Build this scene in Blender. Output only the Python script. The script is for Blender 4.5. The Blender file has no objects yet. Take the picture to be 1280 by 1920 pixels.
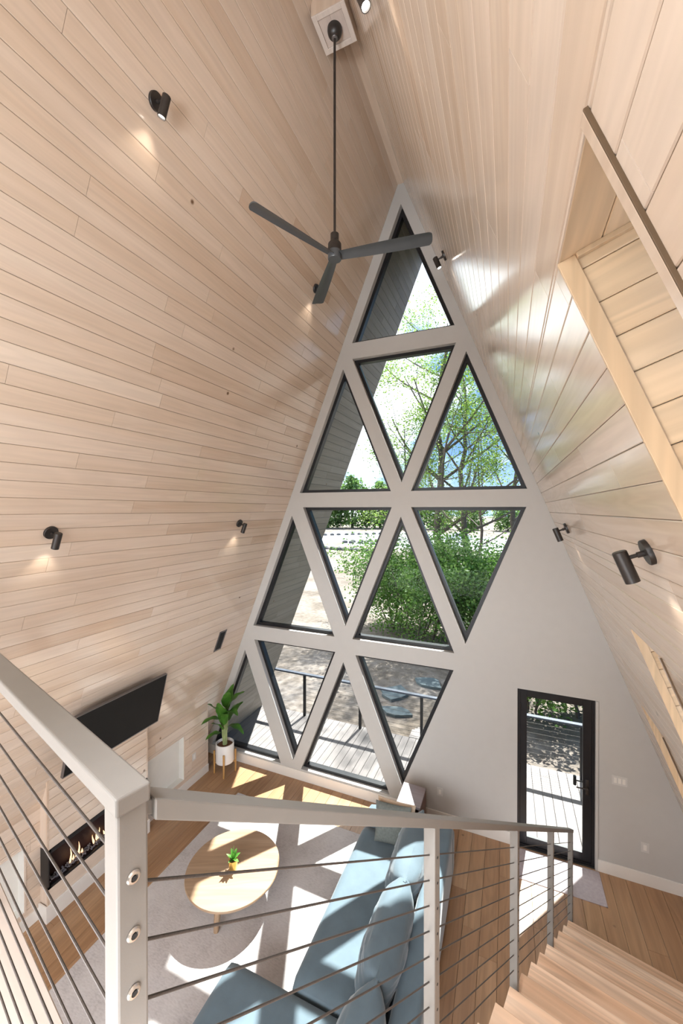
import bpy, bmesh, math, random
from mathutils import Vector, Matrix, geometry, noise

random.seed(7)
SC = bpy.context.scene
COL = SC.collection
PI = math.pi

# ------------------------------------------------------------------ camera, sky, sun, big lights, exposure
CAM_Z = 4.71
def setup_camera():
    cam = bpy.data.cameras.new('camera')
    ob = bpy.data.objects.new('camera', cam)
    COL.objects.link(ob)
    cam.sensor_fit = 'HORIZONTAL'
    cam.sensor_width = 36.0
    cam.lens = 36.0 * 736.447 / 1280.0
    cam.clip_start = 0.02
    cam.clip_end = 2000
    yaw, pitch = math.radians(22.938), math.radians(-0.3573)
    cy, sy, cp, sp = math.cos(yaw), math.sin(yaw), math.cos(pitch), math.sin(pitch)
    fw = Vector((-sy * cp, cy * cp, sp))
    rt = Vector((cy, sy, 0))
    up = rt.cross(fw)
    m = Matrix((rt, up, -fw)).transposed().to_4x4()
    m.translation = Vector((0, 0, CAM_Z))
    ob.matrix_world = m
    SC.camera = ob
setup_camera()

SUN_DX, SUN_DY = -0.09, -0.68
SUN_ENERGY = 13.5
SKY_STRENGTH = 1.1
FILL_REAR = 300.0
FILL_LOW = 420.0
FILL_UP = 84.0
FILL_FRONT = 270.0
EXPOSURE = 0.6

SC.view_settings.view_transform = 'Standard'
SC.view_settings.look = 'None'
SC.view_settings.gamma = 1.0
SC.view_settings.use_curve_mapping = False
SC.view_settings.exposure = EXPOSURE
try:
    SC.cycles.use_denoising = True
    SC.cycles.max_bounces = 10
    SC.cycles.diffuse_bounces = 5
    SC.cycles.glossy_bounces = 4
    SC.cycles.transparent_max_bounces = 16
    SC.cycles.sample_clamp_indirect = 8.0
    SC.cycles.caustics_reflective = False
    SC.cycles.caustics_refractive = False
except Exception:
    pass

def setup_world():
    w = bpy.data.worlds.new('sky')
    SC.world = w
    w.use_nodes = True
    nt = w.node_tree
    nt.nodes.clear()
    N = nt.nodes.new
    L = nt.links.new
    out = N('ShaderNodeOutputWorld')
    bg = N('ShaderNodeBackground')
    bg.inputs['Strength'].default_value = SKY_STRENGTH
    tc = N('ShaderNodeTexCoord')
    sep = N('ShaderNodeSeparateXYZ')
    L(tc.outputs['Generated'], sep.inputs[0])
    grad = N('ShaderNodeValToRGB')
    cr = grad.color_ramp
    cr.elements[0].position = 0.0
    cr.elements[0].color = (0.50, 0.68, 0.92, 1)
    cr.elements[1].position = 0.55
    cr.elements[1].color = (0.10, 0.24, 0.55, 1)
    e = cr.elements.new(0.16)
    e.color = (0.20, 0.37, 0.68, 1)
    L(sep.outputs['Z'], grad.inputs[0])
    mp = N('ShaderNodeMapping')
    mp.inputs['Scale'].default_value = (1.0, 1.0, 2.2)
    mp.inputs['Location'].default_value = (0.35, 0.0, 0.1)
    L(tc.outputs['Generated'], mp.inputs[0])
    nz = N('ShaderNodeTexNoise')
    nz.inputs['Scale'].default_value = 2.6
    nz.inputs['Detail'].default_value = 7
    nz.inputs['Roughness'].default_value = 0.55
    L(mp.outputs[0], nz.inputs['Vector'])
    # more cloud towards the west (-X) side of the view
    mx = N('ShaderNodeMath'); mx.operation = 'MULTIPLY_ADD'
    mx.inputs[1].default_value = -0.55; mx.inputs[2].default_value = -0.075
    L(sep.outputs['X'], mx.inputs[0])
    ad = N('ShaderNodeMath'); ad.operation = 'ADD'
    L(nz.outputs['Fac'], ad.inputs[0]); L(mx.outputs[0], ad.inputs[1])
    ml = N('ShaderNodeValToRGB')
    ml.color_ramp.elements[0].position = 0.47
    ml.color_ramp.elements[1].position = 0.60
    L(ad.outputs[0], ml.inputs[0])
    mix = N('ShaderNodeMixRGB')
    mix.inputs[2].default_value = (1.8, 1.8, 1.84, 1)
    L(ml.outputs[0], mix.inputs[0]); L(grad.outputs[0], mix.inputs[1])
    L(mix.outputs[0], bg.inputs['Color'])
    L(bg.outputs[0], out.inputs[0])
setup_world()

def setup_sun():
    l = bpy.data.lights.new('sun', 'SUN')
    l.energy = SUN_ENERGY
    l.angle = math.radians(0.6)
    l.color = (1.0, 0.955, 0.89)
    o = bpy.data.objects.new('sun', l)
    COL.objects.link(o)
    d = Vector((SUN_DX, SUN_DY, -1)).normalized()
    o.rotation_euler = d.to_track_quat('-Z', 'Y').to_euler()
    o.location = (0, 20, 30)
setup_sun()

def area_light(name, loc, target, sx, sy, energy, color):
    l = bpy.data.lights.new(name, 'AREA')
    l.shape = 'RECTANGLE'
    l.size = sx; l.size_y = sy
    l.energy = energy
    l.color = color
    o = bpy.data.objects.new(name, l)
    COL.objects.link(o)
    o.location = loc
    d = (Vector(target) - Vector(loc)).normalized()
    o.rotation_euler = d.to_track_quat('-Z', 'Y').to_euler()
    return o
# unseen fill lights added behind the camera, aimed at rear wall, ceiling and room
area_light('rear_wall_fill', (-1.5, -1.6, 5.0), (-1.5, -4.2, 6.2), 2.4, 1.0, FILL_REAR, (0.88, 0.95, 1.0))
area_light('ceiling_fill', (-2.0, -1.0, 5.3), (-1.6, 4.6, 9.6), 3.2, 2.2, FILL_UP, (0.88, 0.95, 1.0))
area_light('low_rear_fill', (-1.2, -2.0, 2.2), (-1.2, -4.2, 1.2), 4.0, 0.8, FILL_LOW, (0.90, 0.95, 1.0))
area_light('low_front_fill', (-1.7, -0.6, 2.85), (-2.2, 3.8, 0.6), 4.6, 2.2, FILL_FRONT, (0.95, 0.97, 1.0))

def fill_spot(name, loc, target, energy, size):
    l = bpy.data.lights.new(name, 'SPOT')
    l.energy = energy; l.spot_size = math.radians(size); l.spot_blend = 0.95; l.shadow_soft_size = 0.35; l.color = (0.97, 0.97, 1.0)
    o = bpy.data.objects.new(name, l); COL.objects.link(o)
    o.location = loc
    o.rotation_euler = (Vector(target) - Vector(loc)).normalized().to_track_quat('-Z', 'Y').to_euler()
fill_spot('stair_fill', (-0.45, -0.8, 6.2), (1.05, 3.3, 0.6), 520.0, 44)  # unseen fill added to brighten the treads
fill_spot('ridge_fill', (-1.35, -0.9, 5.6), (-1.45, 5.0, 9.2), 330.0, 42)  # unseen fill added to lift the dark ridge

# ------------------------------------------------------------------ object helpers
def tag(o, label=None, cat=None, group=None, kind=None):
    if label: o['label'] = label
    if cat: o['category'] = cat
    if group: o['group'] = group
    if kind: o['kind'] = kind
    return o

def empty(name, loc=(0, 0, 0), rotz=0.0, label=None, cat=None, group=None):
    o = bpy.data.objects.new(name, None)
    o.empty_display_size = 0.1
    COL.objects.link(o)
    o.location = loc
    o.rotation_euler = (0, 0, rotz)
    return tag(o, label, cat, group)

def mesh_obj(name, me, mat=None, parent=None):
    if mat:
        me.materials.clear()
        me.materials.append(mat)
    o = bpy.data.objects.new(name, me)
    COL.objects.link(o)
    if parent: o.parent = parent
    return o

def obj(name, bm, mat=None, parent=None, smooth=False, loc=None):
    me = bpy.data.meshes.new(name)
    bmesh.ops.recalc_face_normals(bm, faces=bm.faces)
    bm.to_mesh(me)
    bm.free()
    if smooth:
        for p in me.polygons: p.use_smooth = True
        try: me.set_sharp_from_angle(angle=math.radians(40))
        except Exception: pass
    o = mesh_obj(name, me, mat, parent)
    if loc is not None: o.location = loc
    return o

def raw(name, verts, faces, mat=None, parent=None, smooth=False):
    me = bpy.data.meshes.new(name)
    me.from_pydata(verts, [], faces)
    if smooth:
        for p in me.polygons: p.use_smooth = True
    return mesh_obj(name, me, mat, parent)

def struct(o):
    o['kind'] = 'structure'
    return o

def bev(bm, w, seg=2):
    if w > 0:
        bmesh.ops.bevel(bm, geom=list(bm.edges), offset=w, segments=seg, affect='EDGES', profile=0.5)

def box_into(bm, c, s, rot=None, b=0.0, seg=2):
    t = bmesh.new()
    bmesh.ops.create_cube(t, size=1.0)
    bmesh.ops.scale(t, vec=s, verts=t.verts)
    if b > 0: bev(t, b, seg)
    m = Matrix.Translation(Vector(c)) @ (rot.to_4x4() if rot is not None else Matrix.Identity(4))
    t.transform(m)
    me = bpy.data.meshes.new('tmp')
    t.to_mesh(me); t.free()
    bm.from_mesh(me)
    bpy.data.meshes.remove(me)

def box(c, s, rot=None, b=0.0, seg=2):
    bm = bmesh.new()
    box_into(bm, c, s, rot, b, seg)
    return bm

def mm(lo, hi, b=0.0, seg=2):
    c = [(lo[i] + hi[i]) / 2 for i in range(3)]
    s = [hi[i] - lo[i] for i in range(3)]
    return box(c, s, None, b, seg)

def mm_into(bm, lo, hi, b=0.0, seg=2):
    box_into(bm, [(lo[i] + hi[i]) / 2 for i in range(3)], [hi[i] - lo[i] for i in range(3)], None, b, seg)

def basis(z):
    z = Vector(z).normalized()
    a = Vector((0, 0, 1)) if abs(z.z) < 0.9 else Vector((1, 0, 0))
    x = a.cross(z).normalized()
    y = z.cross(x)
    return x, y, z

def tube_into(bm, pts, radii, n=8, cap=True):
    pts = [Vector(p) for p in pts]
    if not hasattr(radii, '__len__'): radii = [radii] * len(pts)
    rings = []
    x0 = None
    for i, p in enumerate(pts):
        if i == 0: t = pts[1] - pts[0]
        elif i == len(pts) - 1: t = pts[-1] - pts[-2]
        else: t = pts[i + 1] - pts[i - 1]
        t = t.normalized()
        if x0 is None: x, y, _ = basis(t)
        else:
            x = (x0 - t * x0.dot(t))
            if x.length < 1e-6: x, y, _ = basis(t)
            x = x.normalized(); y = t.cross(x)
        x0 = x
        rings.append([bm.verts.new(p + (x * math.cos(2 * PI * k / n) + y * math.sin(2 * PI * k / n)) * radii[i]) for k in range(n)])
    for a, b in zip(rings, rings[1:]):
        for k in range(n):
            bm.faces.new((a[k], a[(k + 1) % n], b[(k + 1) % n], b[k]))
    if cap:
        bm.faces.new(rings[0][::-1]); bm.faces.new(rings[-1])

def tube(pts, radii, n=8):
    bm = bmesh.new()
    tube_into(bm, pts, radii, n)
    return bm

def lathe(prof, n=28, axis=None, origin=(0, 0, 0)):
    """prof: list of (r, h); revolved about +Z, then turned to axis."""
    bm = bmesh.new()
    if axis is None: x, y, z = Vector((1, 0, 0)), Vector((0, 1, 0)), Vector((0, 0, 1))
    else: x, y, z = basis(axis)
    o = Vector(origin)
    rings = []
    for r, h in prof:
        if r < 1e-6: rings.append([bm.verts.new(o + z * h)])
        else: rings.append([bm.verts.new(o + z * h + (x * math.cos(2 * PI * k / n) + y * math.sin(2 * PI * k / n)) * r) for k in range(n)])
    for a, b in zip(rings, rings[1:]):
        for k in range(n):
            k2 = (k + 1) % n
            if len(a) == 1 and len(b) == 1: continue
            if len(a) == 1: bm.faces.new((a[0], b[k2], b[k]))
            elif len(b) == 1: bm.faces.new((a[k], a[k2], b[0]))
            else: bm.faces.new((a[k], a[k2], b[k2], b[k]))
    if len(rings[0]) > 1: bm.faces.new(rings[0][::-1])
    if len(rings[-1]) > 1: bm.faces.new(rings[-1])
    return bm

def prism(poly, axis_vec):
    """poly: 3D points of a planar polygon, extruded by axis_vec."""
    bm = bmesh.new()
    a = [bm.verts.new(p) for p in poly]
    b = [bm.verts.new(Vector(p) + Vector(axis_vec)) for p in poly]
    bm.faces.new(a[::-1]); bm.faces.new(b)
    n = len(a)
    for i in range(n):
        bm.faces.new((a[i], a[(i + 1) % n], b[(i + 1) % n], b[i]))
    return bm

def copy_tree(o, parent=None):
    c = o.copy()
    COL.objects.link(c)
    c.parent = parent
    for ch in list(o.children):
        copy_tree(ch, c)
    return c

# ------------------------------------------------------------------ materials
def new_mat(name):
    m = bpy.data.materials.new(name)
    m.use_nodes = True
    nt = m.node_tree
    nt.nodes.clear()
    out = nt.nodes.new('ShaderNodeOutputMaterial')
    b = nt.nodes.new('ShaderNodeBsdfPrincipled')
    nt.links.new(b.outputs[0], out.inputs[0])
    return m, nt, b, out

def ramp(nt, cols, pos=None):
    r = nt.nodes.new('ShaderNodeValToRGB')
    cr = r.color_ramp
    n = len(cols)
    if pos is None: pos = [i / (n - 1) for i in range(n)]
    cr.elements[0].position = pos[0]; cr.elements[0].color = (*cols[0], 1)
    cr.elements[1].position = pos[-1]; cr.elements[1].color = (*cols[-1], 1)
    for p, c in list(zip(pos, cols))[1:-1]:
        e = cr.elements.new(p); e.color = (*c, 1)
    return r

def plain(name, col, rough=0.5, metal=0.0, var=0.06, scale=8.0, bump=0.0, bscale=60.0, coord='Object', sheen=0.0, spec=None):
    m, nt, b, out = new_mat(name)
    tc = nt.nodes.new('ShaderNodeTexCoord')
    nz = nt.nodes.new('ShaderNodeTexNoise')
    nz.inputs['Scale'].default_value = scale
    nz.inputs['Detail'].default_value = 5
    nt.links.new(tc.outputs[coord], nz.inputs['Vector'])
    lo = tuple(max(0, c * (1 - var)) for c in col); hi = tuple(min(1, c * (1 + var)) for c in col)
    r = ramp(nt, [lo, hi], [0.3, 0.7])
    nt.links.new(nz.outputs['Fac'], r.inputs[0])
    nt.links.new(r.outputs[0], b.inputs['Base Color'])
    b.inputs['Roughness'].default_value = rough
    b.inputs['Metallic'].default_value = metal
    if spec is not None: b.inputs['Specular IOR Level'].default_value = spec
    if sheen > 0:
        b.inputs['Sheen Weight'].default_value = sheen
        b.inputs['Sheen Roughness'].default_value = 0.4
    if bump > 0:
        n2 = nt.nodes.new('ShaderNodeTexNoise')
        n2.inputs['Scale'].default_value = bscale
        n2.inputs['Detail'].default_value = 4
        nt.links.new(tc.outputs[coord], n2.inputs['Vector'])
        bp = nt.nodes.new('ShaderNodeBump')
        bp.inputs['Strength'].default_value = bump
        bp.inputs['Distance'].default_value = 0.01
        nt.links.new(n2.outputs['Fac'], bp.inputs['Height'])
        nt.links.new(bp.outputs[0], b.inputs['Normal'])
    return m

def wood(name, cols, rough=0.3, grain=0.16, ring=0.12, knots=True, use_uv=True, rmin=None, spec=0.5, gscale=(1.3, 34.0)):
    """board wood: UV in metres (u along the grain), face attribute 'rnd' = tone and offset of the single board"""
    m, nt, b, out = new_mat(name)
    N = nt.nodes.new; L = nt.links.new
    at = N('ShaderNodeAttribute'); at.attribute_name = 'rnd'
    sp = N('ShaderNodeSeparateColor'); L(at.outputs['Color'], sp.inputs[0])
    tc = N('ShaderNodeTexCoord')
    co = tc.outputs['UV'] if use_uv else tc.outputs['Object']
    off = N('ShaderNodeVectorMath'); off.operation = 'MULTIPLY_ADD'
    off.inputs[1].default_value = (37.0, 11.0, 23.0)
    L(at.outputs['Color'], off.inputs[0]); L(co, off.inputs[2])
    # fine grain
    m1 = N('ShaderNodeMapping'); m1.inputs['Scale'].default_value = (gscale[0], gscale[1], 1)
    L(off.outputs[0], m1.inputs[0])
    n1 = N('ShaderNodeTexNoise'); n1.inputs['Scale'].default_value = 1.0; n1.inputs['Detail'].default_value = 6; n1.inputs['Distortion'].default_value = 0.6
    L(m1.outputs[0], n1.inputs['Vector'])
    # cathedral figure
    m2 = N('ShaderNodeMapping'); m2.inputs['Scale'].default_value = (0.45, 5.5, 1)
    L(off.outputs[0], m2.inputs[0])
    n2 = N('ShaderNodeTexNoise'); n2.inputs['Scale'].default_value = 1.0; n2.inputs['Detail'].default_value = 2; n2.inputs['Distortion'].default_value = 0.8
    L(m2.outputs[0], n2.inputs['Vector'])
    mu = N('ShaderNodeMath'); mu.operation = 'MULTIPLY'; mu.inputs[1].default_value = 46.0
    L(n2.outputs['Fac'], mu.inputs[0])
    sn = N('ShaderNodeMath'); sn.operation = 'SINE'; L(mu.outputs[0], sn.inputs[0])
    # streaky heartwood
    m3 = N('ShaderNodeMapping'); m3.inputs['Scale'].default_value = (0.35, 9.0, 1)
    L(off.outputs[0], m3.inputs[0])
    n3 = N('ShaderNodeTexNoise'); n3.inputs['Scale'].default_value = 1.0; n3.inputs['Detail'].default_value = 3
    L(m3.outputs[0], n3.inputs['Vector'])
    # tone index = rnd + streaks
    t1 = N('ShaderNodeMath'); t1.operation = 'MULTIPLY_ADD'; t1.inputs[1].default_value = 0.9
    L(n3.outputs['Fac'], t1.inputs[0])
    t0 = N('ShaderNodeMath'); t0.operation = 'SUBTRACT'; t0.inputs[1].default_value = 0.45
    L(sp.outputs[0], t0.inputs[0]); L(t0.outputs[0], t1.inputs[2])
    rp = ramp(nt, cols); L(t1.outputs[0], rp.inputs[0])
    # value multiplier
    v1 = N('ShaderNodeMath'); v1.operation = 'MULTIPLY_ADD'; v1.inputs[1].default_value = grain * 2; v1.inputs[2].default_value = 1 - grain
    L(n1.outputs['Fac'], v1.inputs[0])
    v2 = N('ShaderNodeMath'); v2.operation = 'MULTIPLY_ADD'; v2.inputs[1].default_value = ring * 0.5
    L(sn.outputs[0], v2.inputs[0]); L(v1.outputs[0], v2.inputs[2])
    mc = N('ShaderNodeMixRGB'); mc.blend_type = 'MULTIPLY'; mc.inputs[0].default_value = 1.0
    L(rp.outputs[0], mc.inputs[1])
    cmb = N('ShaderNodeCombineColor')
    for i in range(3): L(v2.outputs[0], cmb.inputs[i])
    L(cmb.outputs[0], mc.inputs[2])
    colout = mc.outputs[0]
    if knots:
        vo = N('ShaderNodeTexVoronoi'); vo.inputs['Scale'].default_value = 1.8
        L(off.outputs[0], vo.inputs['Vector'])
        kr = ramp(nt, [(1, 1, 1), (0, 0, 0)], [0.018, 0.046]); L(vo.outputs['Distance'], kr.inputs[0])
        mk = N('ShaderNodeMixRGB'); mk.inputs[2].default_value = (0.16, 0.09, 0.05, 1)
        L(kr.outputs[0], mk.inputs[0]); L(colout, mk.inputs[1])
        colout = mk.outputs[0]
    L(colout, b.inputs['Base Color'])
    b.inputs['Roughness'].default_value = rough
    b.inputs['Specular IOR Level'].default_value = spec
    bp = N('ShaderNodeBump'); bp.inputs['Strength'].default_value = 0.04; bp.inputs['Distance'].default_value = 0.001
    L(n1.outputs['Fac'], bp.inputs['Height']); L(bp.outputs[0], b.inputs['Normal'])
    return m

def glass_mat(name, tint=(0.93, 0.97, 0.98), refl=1.0):
    m = bpy.data.materials.new(name)
    m.use_nodes = True
    nt = m.node_tree; nt.nodes.clear()
    N = nt.nodes.new; L = nt.links.new
    out = N('ShaderNodeOutputMaterial')
    tr = N('ShaderNodeBsdfTransparent'); tr.inputs[0].default_value = (*tint, 1)
    gl = N('ShaderNodeBsdfGlossy'); gl.inputs['Roughness'].default_value = 0.0
    lw = N('ShaderNodeLayerWeight'); lw.inputs['Blend'].default_value = 0.5
    pw = N('ShaderNodeMath'); pw.operation = 'POWER'; pw.inputs[1].default_value = 5.0
    L(lw.outputs['Facing'], pw.inputs[0])
    fr = N('ShaderNodeMath'); fr.operation = 'MULTIPLY_ADD'; fr.inputs[1].default_value = 0.7; fr.inputs[2].default_value = 0.0015
    L(pw.outputs[0], fr.inputs[0])
    tcn = N('ShaderNodeTexCoord')
    nz = N('ShaderNodeTexNoise'); nz.inputs['Scale'].default_value = 0.7
    L(tcn.outputs['Object'], nz.inputs['Vector'])
    bp = N('ShaderNodeBump'); bp.inputs['Strength'].default_value = 0.01; bp.inputs['Distance'].default_value = 0.01
    L(nz.outputs['Fac'], bp.inputs['Height']); L(bp.outputs[0], gl.inputs['Normal'])
    ml = N('ShaderNodeMath'); ml.operation = 'MULTIPLY'; ml.inputs[1].default_value = refl
    L(fr.outputs[0], ml.inputs[0])
    mx = N('ShaderNodeMixShader')
    L(ml.outputs[0], mx.inputs[0]); L(tr.outputs[0], mx.inputs[1]); L(gl.outputs[0], mx.inputs[2])
    L(mx.outputs[0], out.inputs[0])
    return m

def emit_mat(name, col, strength):
    m, nt, b, out = new_mat(name)
    b.inputs['Base Color'].default_value = (*col, 1)
    b.inputs['Emission Color'].default_value = (*col, 1)
    b.inputs['Emission Strength'].default_value = strength
    return m

def leaf_mat(name, cols, trans=0.35, rough=0.45, attr=True):
    m = bpy.data.materials.new(name)
    m.use_nodes = True
    nt = m.node_tree; nt.nodes.clear()
    N = nt.nodes.new; L = nt.links.new
    out = N('ShaderNodeOutputMaterial')
    b = N('ShaderNodeBsdfPrincipled'); b.inputs['Roughness'].default_value = rough
    tl = N('ShaderNodeBsdfTranslucent')
    mx = N('ShaderNodeMixShader'); mx.inputs[0].default_value = trans
    rp = ramp(nt, cols)
    if attr:
        at = N('ShaderNodeAttribute'); at.attribute_name = 'rnd'
        sp = N('ShaderNodeSeparateColor'); L(at.outputs['Color'], sp.inputs[0])
        L(sp.outputs[0], rp.inputs[0])
    else:
        tc = N('ShaderNodeTexCoord'); nz = N('ShaderNodeTexNoise'); nz.inputs['Scale'].default_value = 9
        L(tc.outputs['Object'], nz.inputs['Vector']); L(nz.outputs['Fac'], rp.inputs[0])
    L(rp.outputs[0], b.inputs['Base Color']); L(rp.outputs[0], tl.inputs[0])
    L(b.outputs[0], mx.inputs[1]); L(tl.outputs[0], mx.inputs[2]); L(mx.outputs[0], out.inputs[0])
    return m

M = {}
M['board'] = wood('pale_whitewashed_boards', [(0.545, 0.415, 0.315), (0.61, 0.495, 0.395), (0.645, 0.54, 0.45), (0.675, 0.58, 0.49)], rough=0.14, grain=0.09, ring=0.05)
M['shaft'] = wood('natural_pine_shaft_boards', [(0.54, 0.375, 0.225), (0.61, 0.45, 0.29), (0.67, 0.52, 0.36)], rough=0.35, grain=0.12, ring=0.14)
M['soffit'] = wood('weathered_grey_soffit_boards', [(0.20, 0.175, 0.145), (0.26, 0.23, 0.19), (0.31, 0.28, 0.24)], rough=0.6, grain=0.14, ring=0.06)
M['floor'] = wood('brown_oak_floor', [(0.26, 0.14, 0.07), (0.325, 0.185, 0.097), (0.375, 0.225, 0.122), (0.42, 0.265, 0.152)], rough=0.32, grain=0.2, ring=0.14)
M['tread'] = wood('striped_stair_wood', [(0.40, 0.21, 0.115), (0.64, 0.43, 0.285), (0.76, 0.575, 0.425), (0.79, 0.645, 0.51)], rough=0.4, grain=0.22, ring=0.20, knots=False, gscale=(0.9, 22.0))
M['tabletop'] = wood('light_mango_wood', [(0.24, 0.145, 0.08), (0.31, 0.20, 0.12), (0.37, 0.255, 0.165), (0.42, 0.31, 0.215)], rough=0.4, grain=0.14, ring=0.14)
M['loft'] = wood('pale_loft_boards', [(0.50, 0.42, 0.38), (0.56, 0.48, 0.43), (0.60, 0.53, 0.48)], rough=0.5, grain=0.08, ring=0.05, knots=False)
M['deck'] = wood('weathered_deck_boards', [(0.175, 0.152, 0.144), (0.20, 0.175, 0.166), (0.226, 0.198, 0.19)], rough=0.7, grain=0.14, ring=0.08, knots=False)
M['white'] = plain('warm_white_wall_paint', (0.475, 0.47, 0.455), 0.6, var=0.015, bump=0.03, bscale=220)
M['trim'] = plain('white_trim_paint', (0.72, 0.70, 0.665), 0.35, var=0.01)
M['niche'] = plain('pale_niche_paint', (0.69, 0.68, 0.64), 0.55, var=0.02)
M['black'] = plain('black_window_aluminium', (0.012, 0.012, 0.014), 0.38, var=0.2, spec=0.4)
M['bronze'] = plain('dark_bronze_metal', (0.022, 0.018, 0.016), 0.4, var=0.25, scale=20)
M['fan'] = plain('matte_charcoal_fan_blades', (0.055, 0.06, 0.064), 0.36, var=0.08)
M['rail'] = plain('greige_painted_steel', (0.205, 0.196, 0.182), 0.42, var=0.025, scale=14, bump=0.02, bscale=400)
M['cable'] = plain('steel_cable', (0.075, 0.064, 0.058), 0.45, metal=0.3, var=0.2, scale=300)
M['nickel'] = plain('brushed_nickel', (0.55, 0.52, 0.48), 0.3, metal=0.9, var=0.08, scale=90)
M['hole'] = plain('dark_rubber', (0.01, 0.01, 0.01), 0.7)
M['screen'] = plain('black_tv_screen', (0.010, 0.010, 0.010), 0.55, var=0.05, spec=0.12)
M['bezel'] = plain('grey_tv_bezel', (0.16, 0.15, 0.15), 0.35, metal=0.6)
M['plastic'] = plain('white_plastic', (0.56, 0.555, 0.54), 0.35, var=0.01)
M['glass'] = glass_mat('clear_glazing')
M['doorglass'] = glass_mat('clear_door_glazing')
M['fireglass'] = glass_mat('fireplace_glass', tint=(0.8, 0.8, 0.82), refl=1.6)
M['sofa'] = plain('blue_velvet', (0.096, 0.138, 0.168), 0.8, var=0.10, scale=6, bump=0.05, bscale=90, sheen=0.35)
M['pillow_dark'] = plain('grey_green_linen', (0.13, 0.145, 0.135), 0.9, var=0.15, scale=40, bump=0.15, bscale=250)
M['pillow_tan'] = plain('beige_linen', (0.50, 0.39, 0.29), 0.9, var=0.08, scale=40, bump=0.1, bscale=250)
M['pot'] = plain('white_ceramic_pot', (0.76, 0.75, 0.74), 0.3, var=0.015)
M['brass'] = plain('brushed_gold_pot', (0.78, 0.56, 0.20), 0.3, metal=0.85, var=0.06, scale=60)
M['stand'] = wood('honey_stand_wood', [(0.42, 0.23, 0.075), (0.52, 0.30, 0.11)], rough=0.4, knots=False, use_uv=False)
M['casing_shade'] = plain('painted_casing_shade', (0.12, 0.075, 0.04), 0.6, var=0.1)  # umber brown that paints shade onto the skylight casing's side
M['soil'] = plain('potting_bark', (0.16, 0.07, 0.035), 0.95, var=0.5, scale=50, bump=0.6, bscale=70)
M['mauve'] = wood('pinkish_wood_table', [(0.25, 0.20, 0.205), (0.29, 0.24, 0.245)], rough=0.45, knots=False, use_uv=False)
M['walnut'] = wood('dark_walnut_side', [(0.10, 0.05, 0.035), (0.14, 0.07, 0.05)], rough=0.5, knots=False, use_uv=False)
M['leaf'] = leaf_mat('glossy_plant_leaf', [(0.03, 0.12, 0.015), (0.075, 0.22, 0.03), (0.15, 0.33, 0.06)], trans=0.25, rough=0.3, attr=False)
M['succulent'] = leaf_mat('small_plant_leaf', [(0.03, 0.14, 0.02), (0.12, 0.34, 0.05), (0.3, 0.5, 0.16)], trans=0.25, attr=False)
M['stem'] = plain('pale_green_stem', (0.27, 0.33, 0.15), 0.5, var=0.2)
M['bark'] = plain('grey_brown_bark', (0.115, 0.09, 0.075), 0.9, var=0.35, scale=9, bump=0.5, bscale=25)
M['locust'] = leaf_mat('bright_locust_leaves', [(0.08, 0.165, 0.025), (0.19, 0.32, 0.05), (0.33, 0.44, 0.10)], trans=0.5)
M['shrub'] = leaf_mat('mid_green_shrub_leaves', [(0.05, 0.125, 0.02), (0.125, 0.26, 0.045), (0.25, 0.38, 0.095)], trans=0.5)
M['forest'] = leaf_mat('distant_forest_leaves', [(0.07, 0.15, 0.035), (0.15, 0.27, 0.065), (0.24, 0.36, 0.11)], trans=0.35)
M['lamp'] = emit_mat('spot_lens', (1.0, 0.93, 0.84), 9.0)
M['flame'] = emit_mat('flame', (1.0, 0.62, 0.30), 2.2)
M['ember'] = plain('clear_fire_crystals', (0.36, 0.35, 0.37), 0.25, var=0.5, scale=60, bump=0.6, bscale=90)
M['firebox'] = plain('dark_red_firebox_lining', (0.05, 0.022, 0.022), 0.5, var=0.4, scale=3)

def rug_material():
    m, nt, b, out = new_mat('grey_distressed_rug')
    N = nt.nodes.new; L = nt.links.new
    tc = N('ShaderNodeTexCoord')
    n1 = N('ShaderNodeTexNoise'); n1.inputs['Scale'].default_value = 1.6; n1.inputs['Detail'].default_value = 8; n1.inputs['Roughness'].default_value = 0.7
    L(tc.outputs['Object'], n1.inputs['Vector'])
    mp = N('ShaderNodeMapping'); mp.inputs['Scale'].default_value = (28, 70, 20)
    L(tc.outputs['Object'], mp.inputs[0])
    n2 = N('ShaderNodeTexNoise'); n2.inputs['Scale'].default_value = 1.0; n2.inputs['Detail'].default_value = 5
    L(mp.outputs[0], n2.inputs['Vector'])
    mx = N('ShaderNodeMath'); mx.operation = 'MULTIPLY_ADD'; mx.inputs[1].default_value = 0.55
    L(n2.outputs['Fac'], mx.inputs[0]); L(n1.outputs['Fac'], mx.inputs[2])
    r = ramp(nt, [(0.36, 0.33, 0.325), (0.50, 0.468, 0.46), (0.58, 0.55, 0.54)], [0.50, 0.74, 1.0])
    L(mx.outputs[0], r.inputs[0]); L(r.outputs[0], b.inputs['Base Color'])
    b.inputs['Roughness'].default_value = 0.95
    bp = N('ShaderNodeBump'); bp.inputs['Strength'].default_value = 0.25; bp.inputs['Distance'].default_value = 0.006
    L(n2.outputs['Fac'], bp.inputs['Height']); L(bp.outputs[0], b.inputs['Normal'])
    return m
M['rug'] = rug_material()
M['mat'] = plain('pale_mauve_flatweave', (0.40, 0.35, 0.36), 0.9, var=0.08, scale=30, bump=0.2, bscale=300)

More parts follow.
